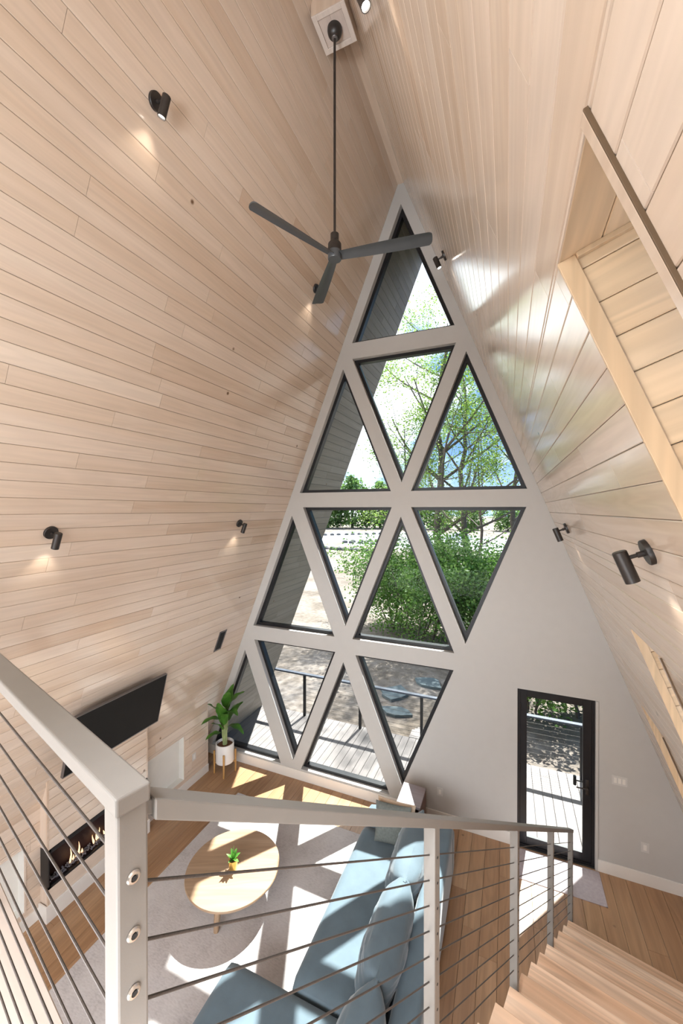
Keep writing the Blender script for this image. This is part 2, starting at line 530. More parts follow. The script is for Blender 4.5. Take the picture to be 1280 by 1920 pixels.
def ground_material():
    m, nt, b, out = new_mat('dry_dirt_and_leaf_litter')
    N = nt.nodes.new; L = nt.links.new
    tc = N('ShaderNodeTexCoord')
    n1 = N('ShaderNodeTexNoise'); n1.inputs['Scale'].default_value = 0.35; n1.inputs['Detail'].default_value = 10; n1.inputs['Roughness'].default_value = 0.68
    L(tc.outputs['Object'], n1.inputs['Vector'])
    r = ramp(nt, [(0.085, 0.064, 0.046), (0.155, 0.124, 0.10), (0.21, 0.178, 0.155), (0.24, 0.21, 0.192)], [0.32, 0.45, 0.58, 0.72])
    L(n1.outputs['Fac'], r.inputs[0])
    n2 = N('ShaderNodeTexNoise'); n2.inputs['Scale'].default_value = 6.0; n2.inputs['Detail'].default_value = 8
    L(tc.outputs['Object'], n2.inputs['Vector'])
    mx = N('ShaderNodeMixRGB'); mx.blend_type = 'MULTIPLY'; mx.inputs[0].default_value = 0.6
    r2 = ramp(nt, [(0.6, 0.55, 0.5), (1.1, 1.1, 1.1)], [0.35, 0.6]); L(n2.outputs['Fac'], r2.inputs[0])
    L(r.outputs[0], mx.inputs[1]); L(r2.outputs[0], mx.inputs[2])
    L(mx.outputs[0], b.inputs['Base Color'])
    b.inputs['Roughness'].default_value = 0.95
    bp = N('ShaderNodeBump'); bp.inputs['Strength'].default_value = 0.5; bp.inputs['Distance'].default_value = 0.08
    L(n2.outputs['Fac'], bp.inputs['Height']); L(bp.outputs[0], b.inputs['Normal'])
    return m
M['ground'] = ground_material()
M['gravel'] = plain('pale_gravel', (0.30, 0.305, 0.325), 0.9, var=0.08, scale=1.2)
M['stone'] = plain('blue_grey_flagstone', (0.10, 0.125, 0.135), 0.85, var=0.12, scale=4, bump=0.2, bscale=12)
M['boulder'] = plain('dark_boulder', (0.10, 0.10, 0.10), 0.9, var=0.3, scale=6)
M['carpaint'] = plain('white_car_paint', (0.75, 0.76, 0.78), 0.25, var=0.01)
M['tyre'] = plain('black_tyre', (0.015, 0.015, 0.015), 0.8)
M['carglass'] = plain('dark_car_glass', (0.03, 0.035, 0.045), 0.1)

# ------------------------------------------------------------------ room dimensions (metres)
K = 0.3965                       # run per rise of the two slopes
XL0, XR0 = -5.4616, 2.372        # where the slopes meet the floor
SL = math.sqrt(1 + K * K)
ZTOP = 9.775                     # flat strip under the ridge
YF, YB = 6.0, -4.2               # gable wall, rear wall
YO = 8.0                         # front edge of the roof overhang, left side
YOR = 7.9                        # right side
WT = 0.20
def xl(z): return XL0 + K * z
def xr(z): return XR0 - K * z
NL = Vector((1, 0, -K)).normalized()      # into the room
NR = Vector((-1, 0, -K)).normalized()
VL = Vector((K, 0, 1)).normalized()
VR = Vector((-K, 0, 1)).normalized()

def boards_mesh(org, U, V, Nn, u0, u1, v0, v1, pitch, phase, holes=(), lens=(1.2, 3.4), chamf=0.0034, depth=0.014, gap=0.0013, seed=1, clip=None):
    """separate chamfered boards laid along U, stacked along V, all in one mesh; holes = list of (u0,u1,v0,v1).
    clip(v0, v1, u0, u1) may return a narrowed (u0, u1)."""
    rnd = random.Random(seed)
    org, U, V, Nn = Vector(org), Vector(U), Vector(V), Vector(Nn)
    verts, faces, uvs, cols = [], [], [], []
    k0 = math.floor((v0 - phase) / pitch)
    k1 = math.ceil((v1 - phase) / pitch)
    for k in range(k0, k1):
        a, b = max(phase + k * pitch, v0), min(phase + (k + 1) * pitch, v1)
        if b - a < 0.004: continue
        # vertical cuts at hole boundaries
        cuts = sorted({a, b} | {h[2] for h in holes if a < h[2] < b} | {h[3] for h in holes if a < h[3] < b})
        # joints along the row
        joints = [u0]
        x = u0 + rnd.uniform(0.3, 1.0) * rnd.uniform(*lens)
        while x < u1 - 0.25:
            joints.append(x); x += rnd.uniform(*lens)
        joints.append(u1)
        for ja, jb in zip(joints, joints[1:]):
            tone = (min(1, max(0, rnd.gauss(0.5, 0.17))), rnd.random(), rnd.random(), 1)
            for ca, cb in zip(cuts, cuts[1:]):
                ivs = [(ja, jb)]
                for h in holes:
                    if h[2] < (ca + cb) / 2 < h[3]:
                        nv = []
                        for s, e in ivs:
                            if h[1] <= s or h[0] >= e: nv.append((s, e)); continue
                            if h[0] > s: nv.append((s, h[0]))
                            if h[1] < e: nv.append((h[1], e))
                        ivs = nv
                for s, e in ivs:
                    if e - s < 0.005: continue
                    s2, e2, a2, b2 = s + gap, e - gap, ca + gap, cb - gap
                    c = min(chamf, (b2 - a2) / 3, (e2 - s2) / 3); ce = min(0.0004, c)
                    i0 = len(verts)
                    for (uu, vv, dd) in ((s2, a2, depth), (e2, a2, depth), (e2, b2, depth), (s2, b2, depth),
                                         (s2, a2, c), (e2, a2, c), (e2, b2, c), (s2, b2, c),
                                         (s2 + ce, a2 + c, 0), (e2 - ce, a2 + c, 0), (e2 - ce, b2 - c, 0), (s2 + ce, b2 - c, 0)):
                        verts.append(org + U * uu + V * vv - Nn * dd); uvs.append((uu, vv))
                    fl = [(8, 9, 10, 11)]
                    for q in range(4):
                        r = (q + 1) % 4
                        fl.append((4 + q, 4 + r, 8 + r, 8 + q)); fl.append((q, r, 4 + r, 4 + q))
                    for f in fl:
                        faces.append(tuple(i0 + j for j in f)); cols.append(tone)
    flip = U.cross(V).dot(Nn) < 0
    if flip: faces = [f[::-1] for f in faces]
    me = bpy.data.meshes.new('boards')
    me.from_pydata([tuple(v) for v in verts], [], faces)
    me.uv_layers.new(name='UVMap')
    me.color_attributes.new('rnd', 'FLOAT_COLOR', 'CORNER')
    uvl = me.uv_layers['UVMap']; ca = me.color_attributes['rnd']
    for p in me.polygons:
        for li in p.loop_indices:
            uvl.data[li].uv = uvs[me.loops[li].vertex_index]
            ca.data[li].color = cols[p.index]
    return me

def planks_obj(name, mat, *a, parent=None, **kw):
    me = boards_mesh(*a, **kw)
    me.name = name
    return mesh_obj(name, me, mat, parent)

def add_rnd(o, seed=0):
    """give every mesh island of an object its own tone and box-mapped UVs in metres (longest axis = grain)"""
    me = o.data
    rnd = random.Random(seed)
    if not me.uv_layers: me.uv_layers.new(name='UVMap')
    if not me.color_attributes.get('rnd'): me.color_attributes.new('rnd', 'FLOAT_COLOR', 'CORNER')
    uvl = me.uv_layers[0]; ca = me.color_attributes['rnd']
    tone = (rnd.random(), rnd.random(), rnd.random(), 1)
    for p in me.polygons:
        n = p.normal
        for li in p.loop_indices:
            v = me.vertices[me.loops[li].vertex_index].co
            if abs(n.z) > 0.6: uv = (v.y, v.x)
            elif abs(n.x) > 0.6: uv = (v.y, v.z)
            else: uv = (v.z, v.x)
            uvl.data[li].uv = uv
            ca.data[li].color = tone
    return o

# ------------------------------------------------------------------ slopes (board ceilings), skylight shafts, ridge
SKY = [  # y0, y1, z0, z1 of the three skylight openings in the right slope
    (1.03, 1.585, 4.35, 5.575),
    (2.98, 3.60, 2.68, 3.80),
    (4.60, 5.24, 1.38, 2.56),
]
PITCH = 0.1413
o = planks_obj('ceiling_left', M['board'], (XL0, 0, 0), (0, 1, 0), VL, NL, YB, YF, 0.0, ZTOP * SL, PITCH, 5.3065, seed=11)
struct(o)
o = planks_obj('ceiling_right', M['board'], (XR0, 0, 0), (0, 1, 0), VR, NR, YB, YF, 0.0, ZTOP * SL, PITCH, 5.1675,
               holes=[(y0, y1, z0 * SL, z1 * SL) for y0, y1, z0, z1 in SKY], seed=23)
struct(o)

def slab_with_holes(name, org, U, V, Nn, ulist, vlist, holes, d0, d1, mat):
    """thick slab between depth d0 and d1 behind the boards, with rectangular holes cut right through"""
    org, U, V, Nn = Vector(org), Vector(U), Vector(V), Vector(Nn)
    us = sorted(set(ulist) | {h[0] for h in holes} | {h[1] for h in holes})
    vs = sorted(set(vlist) | {h[2] for h in holes} | {h[3] for h in holes})
    bm = bmesh.new()
    P = lambda u, v, d: org + U * u + V * v - Nn * d
    def solid(i, j):
        if not (0 <= i < len(us) - 1 and 0 <= j < len(vs) - 1): return False
        u, v = (us[i] + us[i + 1]) / 2, (vs[j] + vs[j + 1]) / 2
        return not any(h[0] < u < h[1] and h[2] < v < h[3] for h in holes)
    def quad(*ps): bm.faces.new([bm.verts.new(p) for p in ps])
    for i in range(len(us) - 1):
        for j in range(len(vs) - 1):
            if not solid(i, j): continue
            a, b, c, d = us[i], us[i + 1], vs[j], vs[j + 1]
            quad(P(a, c, d0), P(b, c, d0), P(b, d, d0), P(a, d, d0))
            quad(P(a, c, d1), P(b, c, d1), P(b, d, d1), P(a, d, d1))
            if not solid(i - 1, j): quad(P(a, c, d0), P(a, d, d0), P(a, d, d1), P(a, c, d1))
            if not solid(i + 1, j): quad(P(b, c, d0), P(b, d, d0), P(b, d, d1), P(b, c, d1))
            if not solid(i, j - 1): quad(P(a, c, d0), P(b, c, d0), P(b, c, d1), P(a, c, d1))
            if not solid(i, j + 1): quad(P(a, d, d0), P(b, d, d0), P(b, d, d1), P(a, d, d1))
    bmesh.ops.remove_doubles(bm, verts=bm.verts, dist=1e-5)
    return obj(name, bm, mat)

M['roof'] = plain('dark_standing_seam_roof', (0.06, 0.06, 0.06), 0.5)
ZR = 9.88
SHAFT = 0.42
hl = [(y0 - 0.02, y1 + 0.02, z0 * SL - 0.02, z1 * SL + 0.02) for y0, y1, z0, z1 in SKY]
struct(slab_with_holes('roof_left', (XL0, 0, 0), (0, 1, 0), VL, NL, [YB, YF + WT], [-0.5, ZR * SL], [], 0.0135, 0.30, M['roof']))
struct(slab_with_holes('roof_right', (XR0, 0, 0), (0, 1, 0), VR, NR, [YB, YF + WT], [-0.5, ZR * SL], hl, 0.0135, 0.30, M['roof']))
# overhang beyond the gable: grey soffit boards under the same roof planes
struct(planks_obj('soffit_left', M['soffit'], (XL0, 0, 0), (0, 1, 0), VL, NL, YF + WT + 0.001, YO, -0.3, ZTOP * SL, PITCH, 5.3065, seed=31))
struct(planks_obj('soffit_right', M['soffit'], (XR0, 0, 0), (0, 1, 0), VR, NR, YF + WT + 0.001, YOR, -0.3, ZTOP * SL, PITCH, 5.1675, seed=32))
struct(slab_with_holes('roof_left', (XL0, 0, 0), (0, 1, 0), VL, NL, [YF + WT + 0.001, YO], [-0.5, ZR * SL], [], 0.0135, 0.30, M['roof']))
struct(slab_with_holes('roof_right', (XR0, 0, 0), (0, 1, 0), VR, NR, [YF + WT + 0.001, YOR], [-0.5, ZR * SL], [], 0.0135, 0.30, M['roof']))
XRIDGE = (XL0 + XR0) / 2
o = obj('trim_1', mm((xl(ZTOP) - 0.006, YB, ZTOP - 0.01), (xr(ZTOP) + 0.006, YF, ZTOP + 0.02)), M['board'])
struct(add_rnd(o, 3))
o = obj('roof_ridge', mm((XRIDGE - 0.35, YB, ZTOP + 0.1), (XRIDGE + 0.35, YF + WT, ZTOP + 0.4)), M['roof'])
struct(o)

for i, (y0, y1, z0, z1) in enumerate(SKY):
    O = Vector((XR0, 0, 0))
    OUT = -NR
    v0, v1 = z0 * SL, z1 * SL
    win = empty('window_%d' % (13 + i))
    win['kind'] = 'structure'
    # four boarded walls of the shaft
    planks_obj('shaft_far', M['shaft'], O + Vector((0, y1, 0)), OUT, VR, (0, -1, 0), 0.0, SHAFT, v0, v1, 0.135, v1 - 0.055, parent=win, lens=(3, 4), seed=40 + i, depth=0.012)
    planks_obj('shaft_near', M['shaft'], O + Vector((0, y0, 0)), OUT, VR, (0, 1, 0), 0.0, SHAFT, v0, v1, 0.135, v1, parent=win, lens=(3, 4), seed=50 + i, depth=0.012)
    planks_obj('shaft_head', M['shaft'], O + VR * v1, (0, 1, 0), OUT, -VR, y0, y1, 0.0, SHAFT, 0.14, 0.0, parent=win, lens=(3, 4), seed=60 + i, depth=0.012)
    planks_obj('shaft_sill', M['shaft'], O + VR * v0, (0, 1, 0), OUT, VR, y0, y1, 0.0, SHAFT, 0.14, 0.0, parent=win, lens=(3, 4), seed=70 + i, depth=0.012)
    # edge lining and casing on the near side
    rotm = Matrix((Vector((0, 1, 0)), VR, OUT)).transposed()
    def strip(name, yc, vc, sy, sv, d0, d1, b=0.002, mk='board'):
        c = O + VR * vc + Vector((0, yc, 0)) + OUT * ((d0 + d1) / 2)
        oo = obj(name, box(c, (sy, sv, d1 - d0), rotm, b), M[mk], win)
        add_rnd(oo, 80 + i)
    strip('lining', y1 - 0.005, (v0 + v1) / 2, 0.012, v1 - v0, -0.004, 0.055, 0.002, 'shaft')
    strip('lining', y1 - 0.011, v1 - 0.009, 0.022, 0.018, 0.056, SHAFT - 0.07, 0.002, 'shaft')
    strip('casing', y0 - 0.010, (v0 + v1) / 2, 0.038, v1 - v0 + 0.02, -0.010, 0.0)
    strip('casing_shade_strip', y0 - 0.0325, (v0 + v1) / 2, 0.006, v1 - v0 + 0.02, -0.0105, 0.0, 0.001, 'casing_shade')  # dark strip in place of the casing's shaded side face
    # sash and glass at the outer end
    bm = bmesh.new()
    for (yc, vc, sy, sv) in ((y0 + 0.02, (v0 + v1) / 2, 0.04, v1 - v0), (y1 - 0.02, (v0 + v1) / 2, 0.04, v1 - v0),
                             ((y0 + y1) / 2, v0 + 0.02, y1 - y0, 0.04), ((y0 + y1) / 2, v1 - 0.02, y1 - y0, 0.04)):
        box_into(bm, O + VR * vc + Vector((0, yc, 0)) + OUT * (SHAFT - 0.04), (sy, sv, 0.05), rotm, 0.003)
    obj('window_frame', bm, M['black'], win)
    obj('pane', box(O + VR * ((v0 + v1) / 2) + Vector((0, (y0 + y1) / 2, 0)) + OUT * (SHAFT - 0.04), (y1 - y0 - 0.07, v1 - v0 - 0.07, 0.008), rotm), M['glass'], win)

# ------------------------------------------------------------------ gable wall with its triangular lattice
D0 = 6.0
KW = 0.4010
A_ = [a * D0 for a in (-0.5737, -0.2827, -0.2487, 0.0371)]
B_ = [b * D0 for b in (0.0605, -0.2265, -0.2633, -0.5414, -0.5873, -0.8723, -0.9211)]
H_ = [None] + [CAM_Z + h * D0 for h in (0.4535, 0.4105, 0.0481, 0.0063, -0.3548, -0.3972, -0.7535)]
def ab(i, j):
    z = (B_[j] - A_[i]) / (2 * KW)
    return (A_[i] + KW * z, z + CAM_Z)
def ah(i, h): return (A_[i] + KW * (H_[h] - CAM_Z), H_[h])
def bh(j, h): return (B_[j] - KW * (H_[h] - CAM_Z), H_[h])
UP = lambda a, b, h: [ah(a, h), bh(b, h), ab(a, b)]
DN = lambda b, a, h: [bh(b, h), ah(a, h), ab(a, b)]
TRI = [UP(0, 0, 1), DN(1, 1, 2), UP(0, 2, 3), UP(2, 0, 3),
       UP(0, 4, 5), DN(3, 1, 4), UP(2, 2, 5), DN(1, 3, 4),
       UP(0, 6, 7), DN(5, 1, 6), UP(2, 4, 7), DN(3, 3, 6)]
DOOR = (0.131, 1.062, 0.0, 2.212)
def gable_wall():
    outer = [(xl(0), 0.0), (DOOR[0], 0.0), (DOOR[0], DOOR[3]), (DOOR[1], DOOR[3]), (DOOR[1], 0.0), (xr(0), 0.0), (xr(ZTOP), ZTOP), (xl(ZTOP), ZTOP)]
    loops = [outer] + [t[::-1] if False else t for t in TRI]
    flat = [p for l in loops for p in l]
    tris = geometry.tessellate_polygon([[Vector((p[0], p[1], 0)) for p in l] for l in loops])
    bm = bmesh.new()
    f = [bm.verts.new((p[0], YF, p[1])) for p in flat]
    b = [bm.verts.new((p[0], YF + WT, p[1])) for p in flat]
    for t in tris:
        bm.faces.new([f[i] for i in t]); bm.faces.new([b[i] for i in t][::-1])
    k = 0
    for l in loops:
        n = len(l)
        for i in range(n):
            i0, i1 = k + i, k + (i + 1) % n
            bm.faces.new((f[i0], f[i1], b[i1], b[i0]))
        k += n
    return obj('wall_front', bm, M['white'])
struct(gable_wall())

def inset_tri(t, d):
    c = Vector((sum(p[0] for p in t) / 3, sum(p[1] for p in t) / 3))
    P = [Vector(p) for p in t]
    out = []
    for i in range(3):
        p0, p1, p2 = P[i - 1], P[i], P[(i + 1) % 3]
        def off(a, b):
            n = Vector((-(b - a).y, (b - a).x)).normalized()
            if n.dot(c - a) < 0: n = -n
            return a + n * d, b + n * d
        a0, a1 = off(p0, p1); b0, b1 = off(p1, p2)
        out.append(geometry.intersect_line_line_2d(a0 + (a0 - a1) * 5, a1 + (a1 - a0) * 5, b0 + (b0 - b1) * 5, b1 + (b1 - b0) * 5))
    return [(v.x, v.y) for v in out]

def tri_ring(t_out, t_in, y0, y1):
    bm = bmesh.new()
    a = [bm.verts.new((p[0], y0, p[1])) for p in t_out]; b = [bm.verts.new((p[0], y0, p[1])) for p in t_in]
    c = [bm.verts.new((p[0], y1, p[1])) for p in t_out]; d = [bm.verts.new((p[0], y1, p[1])) for p in t_in]
    for i in range(3):
        j = (i + 1) % 3
        bm.faces.new((a[i], a[j], b[j], b[i])); bm.faces.new((c[i], c[j], d[j], d[i]))
        bm.faces.new((a[i], a[j], c[j], c[i])); bm.faces.new((b[i], b[j], d[j], d[i]))
    return bm

for i, t in enumerate(TRI):
    w = empty('window_%d' % (i + 1))
    w['kind'] = 'structure'
    ti = inset_tri(t, 0.05)
    obj('window_frame', tri_ring(inset_tri(t, 0.001), ti, YF + 0.088, YF + 0.185), M['black'], w)
    tg = inset_tri(t, 0.047)
    obj('pane', prism([(p[0], YF + 0.15, p[1]) for p in tg], (0, 0.006, 0)), M['glass'], w)

# baseboards of the gable wall
BBH = 0.165
struct(obj('baseboard_front', mm((xl(0.1) + 0.02, YF - 0.016, 0), (DOOR[0] - 0.015, YF, BBH), 0.002), M['trim']))
struct(obj('baseboard_right', mm((DOOR[1] + 0.03, YF - 0.016, 0), (xr(0.1), YF, 0.15), 0.002), M['trim']))

# glass door
def build_door():
    x0, x1, z0, z1 = DOOR
    d = empty('door_1'); d['kind'] = 'structure'
    y0, y1 = YF + 0.03, YF + 0.10
    bm = bmesh.new()
    mm_into(bm, (x0, y0, 0), (x0 + 0.035, y1, z1)); mm_into(bm, (x1 - 0.035, y0, 0), (x1, y1, z1))
    mm_into(bm, (x0 + 0.035, y0, z1 - 0.035), (x1 - 0.035, y1, z1)); mm_into(bm, (x0 + 0.035, y0, 0), (x1 - 0.035, y1, 0.03))
    obj('door_frame', bm, M['black'], d)
    bm = bmesh.new()
    a, b, yy0, yy1 = x0 + 0.036, x1 - 0.036, y0 + 0.01, y0 + 0.055
    mm_into(bm, (a, yy0, 0.035), (a + 0.085, yy1, z1 - 0.038), 0.002); mm_into(bm, (b - 0.10, yy0, 0.035), (b, yy1, z1 - 0.038), 0.002)
    mm_into(bm, (a + 0.0852, yy0, z1 - 0.115), (b - 0.1002, yy1, z1 - 0.038), 0.002); mm_into(bm, (a + 0.0852, yy0, 0.035), (b - 0.1002, yy1, 0.14), 0.002)
    leaf = obj('door_leaf', bm, M['black'], d)
    obj('pane', mm((a + 0.08, yy0 + 0.018, 0.135), (b - 0.095, yy0 + 0.026, z1 - 0.11)), M['doorglass'], d)
    bm = bmesh.new()
    hx, hz = b - 0.05, 1.03
    mm_into(bm, (hx - 0.02, yy0 - 0.006, hz - 0.10), (hx + 0.02, yy0, hz + 0.10), 0.003)
    tube_into(bm, [(hx, yy0, hz), (hx, yy0 - 0.05, hz), (hx - 0.13, yy0 - 0.052, hz)], 0.009, 10)
    tube_into(bm, [(hx, yy1, hz), (hx, yy1 + 0.05, hz), (hx - 0.13, yy1 + 0.052, hz)], 0.009, 10)
    tube_into(bm, [(hx - 0.13, yy1 + 0.05, hz - 0.06), (hx - 0.13, yy1 + 0.05, hz + 0.06)], 0.02, 10)
    obj('door_handle', bm, M['bronze'], d, True)
    for hz in (0.25, 1.1, 1.95):
        obj('hinge', tube([(x0 + 0.034, y0 - 0.006, hz - 0.05), (x0 + 0.034, y0 - 0.006, hz + 0.05)], 0.008, 10), M['bronze'], d, True)
build_door()
struct(obj('trim_2', mm((DOOR[1], YF - 0.016, 0), (DOOR[1] + 0.03, YF, DOOR[3] - 0.001), 0.001), M['white']))

# ------------------------------------------------------------------ rear wall (behind the viewer) with windows, floor
def rear_wall():
    z = ZTOP
    bm = bmesh.new()
    outer = [(xl(0), 0.0), (xr(0), 0.0), (xr(z), z), (xl(z), z)]
    holes = [[(-2.9, 3.5), (-0.1, 3.5), (-0.1, 7.1), (-2.9, 7.1)], [(-3.8, 0.3), (1.3, 0.3), (1.3, 2.6), (-3.8, 2.6)]]
    loops = [outer] + holes
    flat = [p for l in loops for p in l]
    tris = geometry.tessellate_polygon([[Vector((p[0], p[1], 0)) for p in l] for l in loops])
    v = [bm.verts.new((p[0], YB + 0.02, p[1])) for p in flat]
    for t in tris: bm.faces.new([v[i] for i in t])
    bmesh.ops.solidify(bm, geom=bm.faces[:], thickness=0.15)
    return obj('wall_back', bm, M['white'])
struct(rear_wall())

struct(planks_obj('floor', M['floor'], (0, 0, 0), (0, 1, 0), (1, 0, 0), (0, 0, 1), YB, YF, XL0, XR0, 0.185, -4.9, lens=(0.9, 2.1), seed=77, depth=0.02, chamf=0.0018))
struct(obj('floor', mm((XL0 - 0.4, YB, -0.3), (XR0 + 0.4, YF + WT, -0.019)), M['roof']))

# ------------------------------------------------------------------ left knee wall, niches, fireplace chase
KX = -4.965                      # face of the knee wall boards
KZ = (KX - XL0) / K              # where it meets the slope
CX, CY0, CY1 = -4.82, 2.80, 4.14 # chimney breast
CZ = (CX - XL0) / K
KYE = 5.54
NI = [(4.26, 4.985, 0.205, 0.925), (1.75, 2.635, 0.205, 0.925)]
struct(planks_obj('wall_left', M['board'], (KX, 0, 0), (0, 1, 0), (0, 0, 1), (1, 0, 0), YB, KYE, 0.0, KZ, PITCH, KZ - 9 * PITCH,
                  holes=NI + [(CY0 + 0.01, CY1 - 0.01, 0.0, 2.0)], seed=91))
for i, (a, b, c, d) in enumerate(NI):
    n = empty('trim_%d' % (3 + i)); n['kind'] = 'structure'
    dep = 0.11
    bm = bmesh.new()
    t = 0.012
    mm_into(bm, (KX - dep - t, a - t, c - t), (KX - dep, b + t, d + t))
    mm_into(bm, (KX - dep, a - t, c - t), (KX - 0.001, a, d + t)); mm_into(bm, (KX - dep, b, c - t), (KX - 0.001, b + t, d + t))
    mm_into(bm, (KX - dep, a, c - t), (KX - 0.001, b, c)); mm_into(bm, (KX - dep, a, d), (KX - 0.001, b, d + t))
    obj('niche', bm, M['niche'], n)
    bm = bmesh.new()
    e = 0.022
    mm_into(bm, (KX - 0.001, a - e, c - e), (KX + 0.006, a, d + e), 0.002); mm_into(bm, (KX - 0.001, b, c - e), (KX + 0.006, b + e, d + e), 0.002)
    mm_into(bm, (KX - 0.001, a, c - e), (KX + 0.006, b, c), 0.002); mm_into(bm, (KX - 0.001, a, d), (KX + 0.006, b, d + e), 0.002)
    oo = obj('niche_casing', bm, M['board'], n); add_rnd(oo, 5 + i)
# end cap of the knee wall by the gable
o = obj('trim_5', prism([(xl(0.0), KYE, 0), (KX + 0.004, KYE, 0), (KX + 0.004, KYE, KZ)], (0, 0.018, 0)), M['board'])
struct(add_rnd(o, 9))
struct(obj('baseboard_left', mm((KX, CY1, 0), (KX + 0.015, KYE + 0.02, 0.135), 0.002), M['trim']))
struct(obj('baseboard_left', mm((KX, YB, 0), (KX + 0.015, CY0, 0.135), 0.002), M['trim']))
# chase: boards below and above the fireplace, board returns
FZ0, FZ1 = 0.36, 0.81
ch = empty('wall_chimney'); ch['kind'] = 'structure'
planks_obj('front_boards', M['board'], (CX, 0, 0), (0, 1, 0), (0, 0, 1), (1, 0, 0), CY0, CY1, FZ1, CZ, 0.115, FZ1, parent=ch, lens=(3, 4), seed=101)
planks_obj('front_boards', M['board'], (CX, 0, 0), (0, 1, 0), (0, 0, 1), (1, 0, 0), CY0, CY1, 0.0, FZ0, 0.18, 0.0, parent=ch, lens=(3, 4), seed=102)
for y, yy in ((CY0, 0.014), (CY1, -0.014)):
    for (za, zb) in ((0.0, FZ0), (FZ1, CZ)):
        def xs(z): return max(KX - 0.02, xl(z)) if z > KZ else KX - 0.02
        poly = [(CX - 0.0145, y, za), (CX - 0.0145, y, zb)]
        if zb > KZ: poly += [(xl(KZ), y, KZ), (KX - 0.001, y, KZ), (KX - 0.001, y, za)]
        else: poly += [(KX - 0.001, y, zb), (KX - 0.001, y, za)]
        clean = []
        for p in poly:
            if not clean or (Vector(p) - Vector(clean[-1])).length > 0.003: clean.append(p)
        oo = obj('side_boards', prism(clean, (0, yy, 0)), M['board'], ch); add_rnd(oo, 12)
bm = bmesh.new()
for y in (CY0 + 0.001, CY1 - 0.001):
    mm_into(bm, (CX - 0.014, y - 0.012, FZ1 + 0.001), (CX + 0.002, y + 0.012, CZ - 0.005), 0.001)
    mm_into(bm, (CX - 0.014, y - 0.012, 0.0), (CX + 0.002, y + 0.012, FZ0 - 0.001), 0.001)
oo = obj('corner_bead', bm, M['board'], ch); add_rnd(oo, 14)
bm = bmesh.new()
mm_into(bm, (CX, CY0 - 0.015, 0), (CX + 0.018, CY1 + 0.015, 0.185), 0.002)
mm_into(bm, (KX + 0.015, CY0 - 0.030, 0), (CX + 0.018, CY0 - 0.013, 0.185), 0.002)
mm_into(bm, (KX + 0.015, CY1 + 0.013, 0), (CX + 0.018, CY1 + 0.030, 0.185), 0.002)
obj('baseboard', bm, M['trim'], ch)

# electric fireplace
def fireplace():
    f = empty('electric_fireplace', (CX, (CY0 + CY1) / 2, FZ0), 0, 'long black electric fireplace with orange flames set in the wooden chimney breast under the television', 'fireplace')
    y0, y1, h = -(CY1 - CY0) / 2 + 0.002, (CY1 - CY0) / 2 - 0.002, FZ1 - FZ0
    dx = KX - CX + 0.002
    bm = bmesh.new()
    fr = 0.03
    for (a, b) in (((-0.03, y0, 0.002), (0.004, y1, fr)), ((-0.03, y0, h - fr - 0.018), (0.004, y1, h - 0.002)),
                   ((-0.03, y1 - fr, 0.002), (0.004, y1, h - 0.002)),
                   ((-0.02, y0, 0.002), (0.004, y0 + 0.012, h - 0.002)),
                   ((dx, y0, 0.002), (dx + 0.045, y0 + 0.03, h - 0.002)), ((dx, y0, 0.002), (0.004, y0 + 0.03, fr)), ((dx, y0, h - fr), (0.004, y0 + 0.03, h - 0.002))):
        mm_into(bm, a, b, 0.001)
    mm_into(bm, (dx, y0 - 0.001, 0.002), (-0.016, y0 + 0.006, h - 0.002), 0.001)
    obj('frame', bm, M['black'], f)
    bm = bmesh.new()
    mm_into(bm, (dx, y0 + 0.02, 0.004), (dx + 0.01, y1 - 0.02, h - 0.004)); mm_into(bm, (dx, y0 + 0.02, 0.004), (-0.01, y1 - 0.02, 0.02)); mm_into(bm, (dx, y0 + 0.02, h - 0.02), (-0.01, y1 - 0.02, h - 0.004))
    obj('firebox', bm, M['firebox'], f)
    bm = bmesh.new()
    r = random.Random(4)
    for i in range(420):
        s = r.uniform(0.008, 0.018)
        box_into(bm, (r.uniform(dx + 0.03, -0.035), r.uniform(y0 + 0.05, y1 - 0.05), 0.03 + r.uniform(0, 0.03)), (s, s, s), Matrix.Rotation(r.uniform(0, 3), 3, Vector((r.random(), r.random(), r.random())).normalized()))
    obj('ember_bed', bm, M['ember'], f)
    for i in range(12):
        yy = y0 + (0.30 if i < 5 else 0.58) + 0.035 * (i % 6) + r.uniform(-0.02, 0.02)
        hh = r.uniform(0.05, 0.15) * (1.0 if i % 3 else 1.3)
        lean = r.uniform(-0.02, 0.02)
        prof = [(0.0, 0.05), (0.011, 0.07), (0.014, 0.05 + hh * 0.25), (0.009, 0.05 + hh * 0.55), (0.004, 0.05 + hh * 0.82), (0.0, 0.05 + hh)]
        b2 = lathe(prof, 8)
        for v in b2.verts: v.co.y += lean * math.sin(v.co.z * 30 + i); v.co.x *= 0.6
        b2.transform(Matrix.Translation((dx + 0.06 + r.uniform(-0.015, 0.02), yy, 0)))
        obj('flame', b2, M['flame'], f, True)
    obj('glass_front', mm((-0.008, y0 + 0.012, fr), (-0.003, y1 - fr, h - fr - 0.018)), M['fireglass'], f)
fireplace()

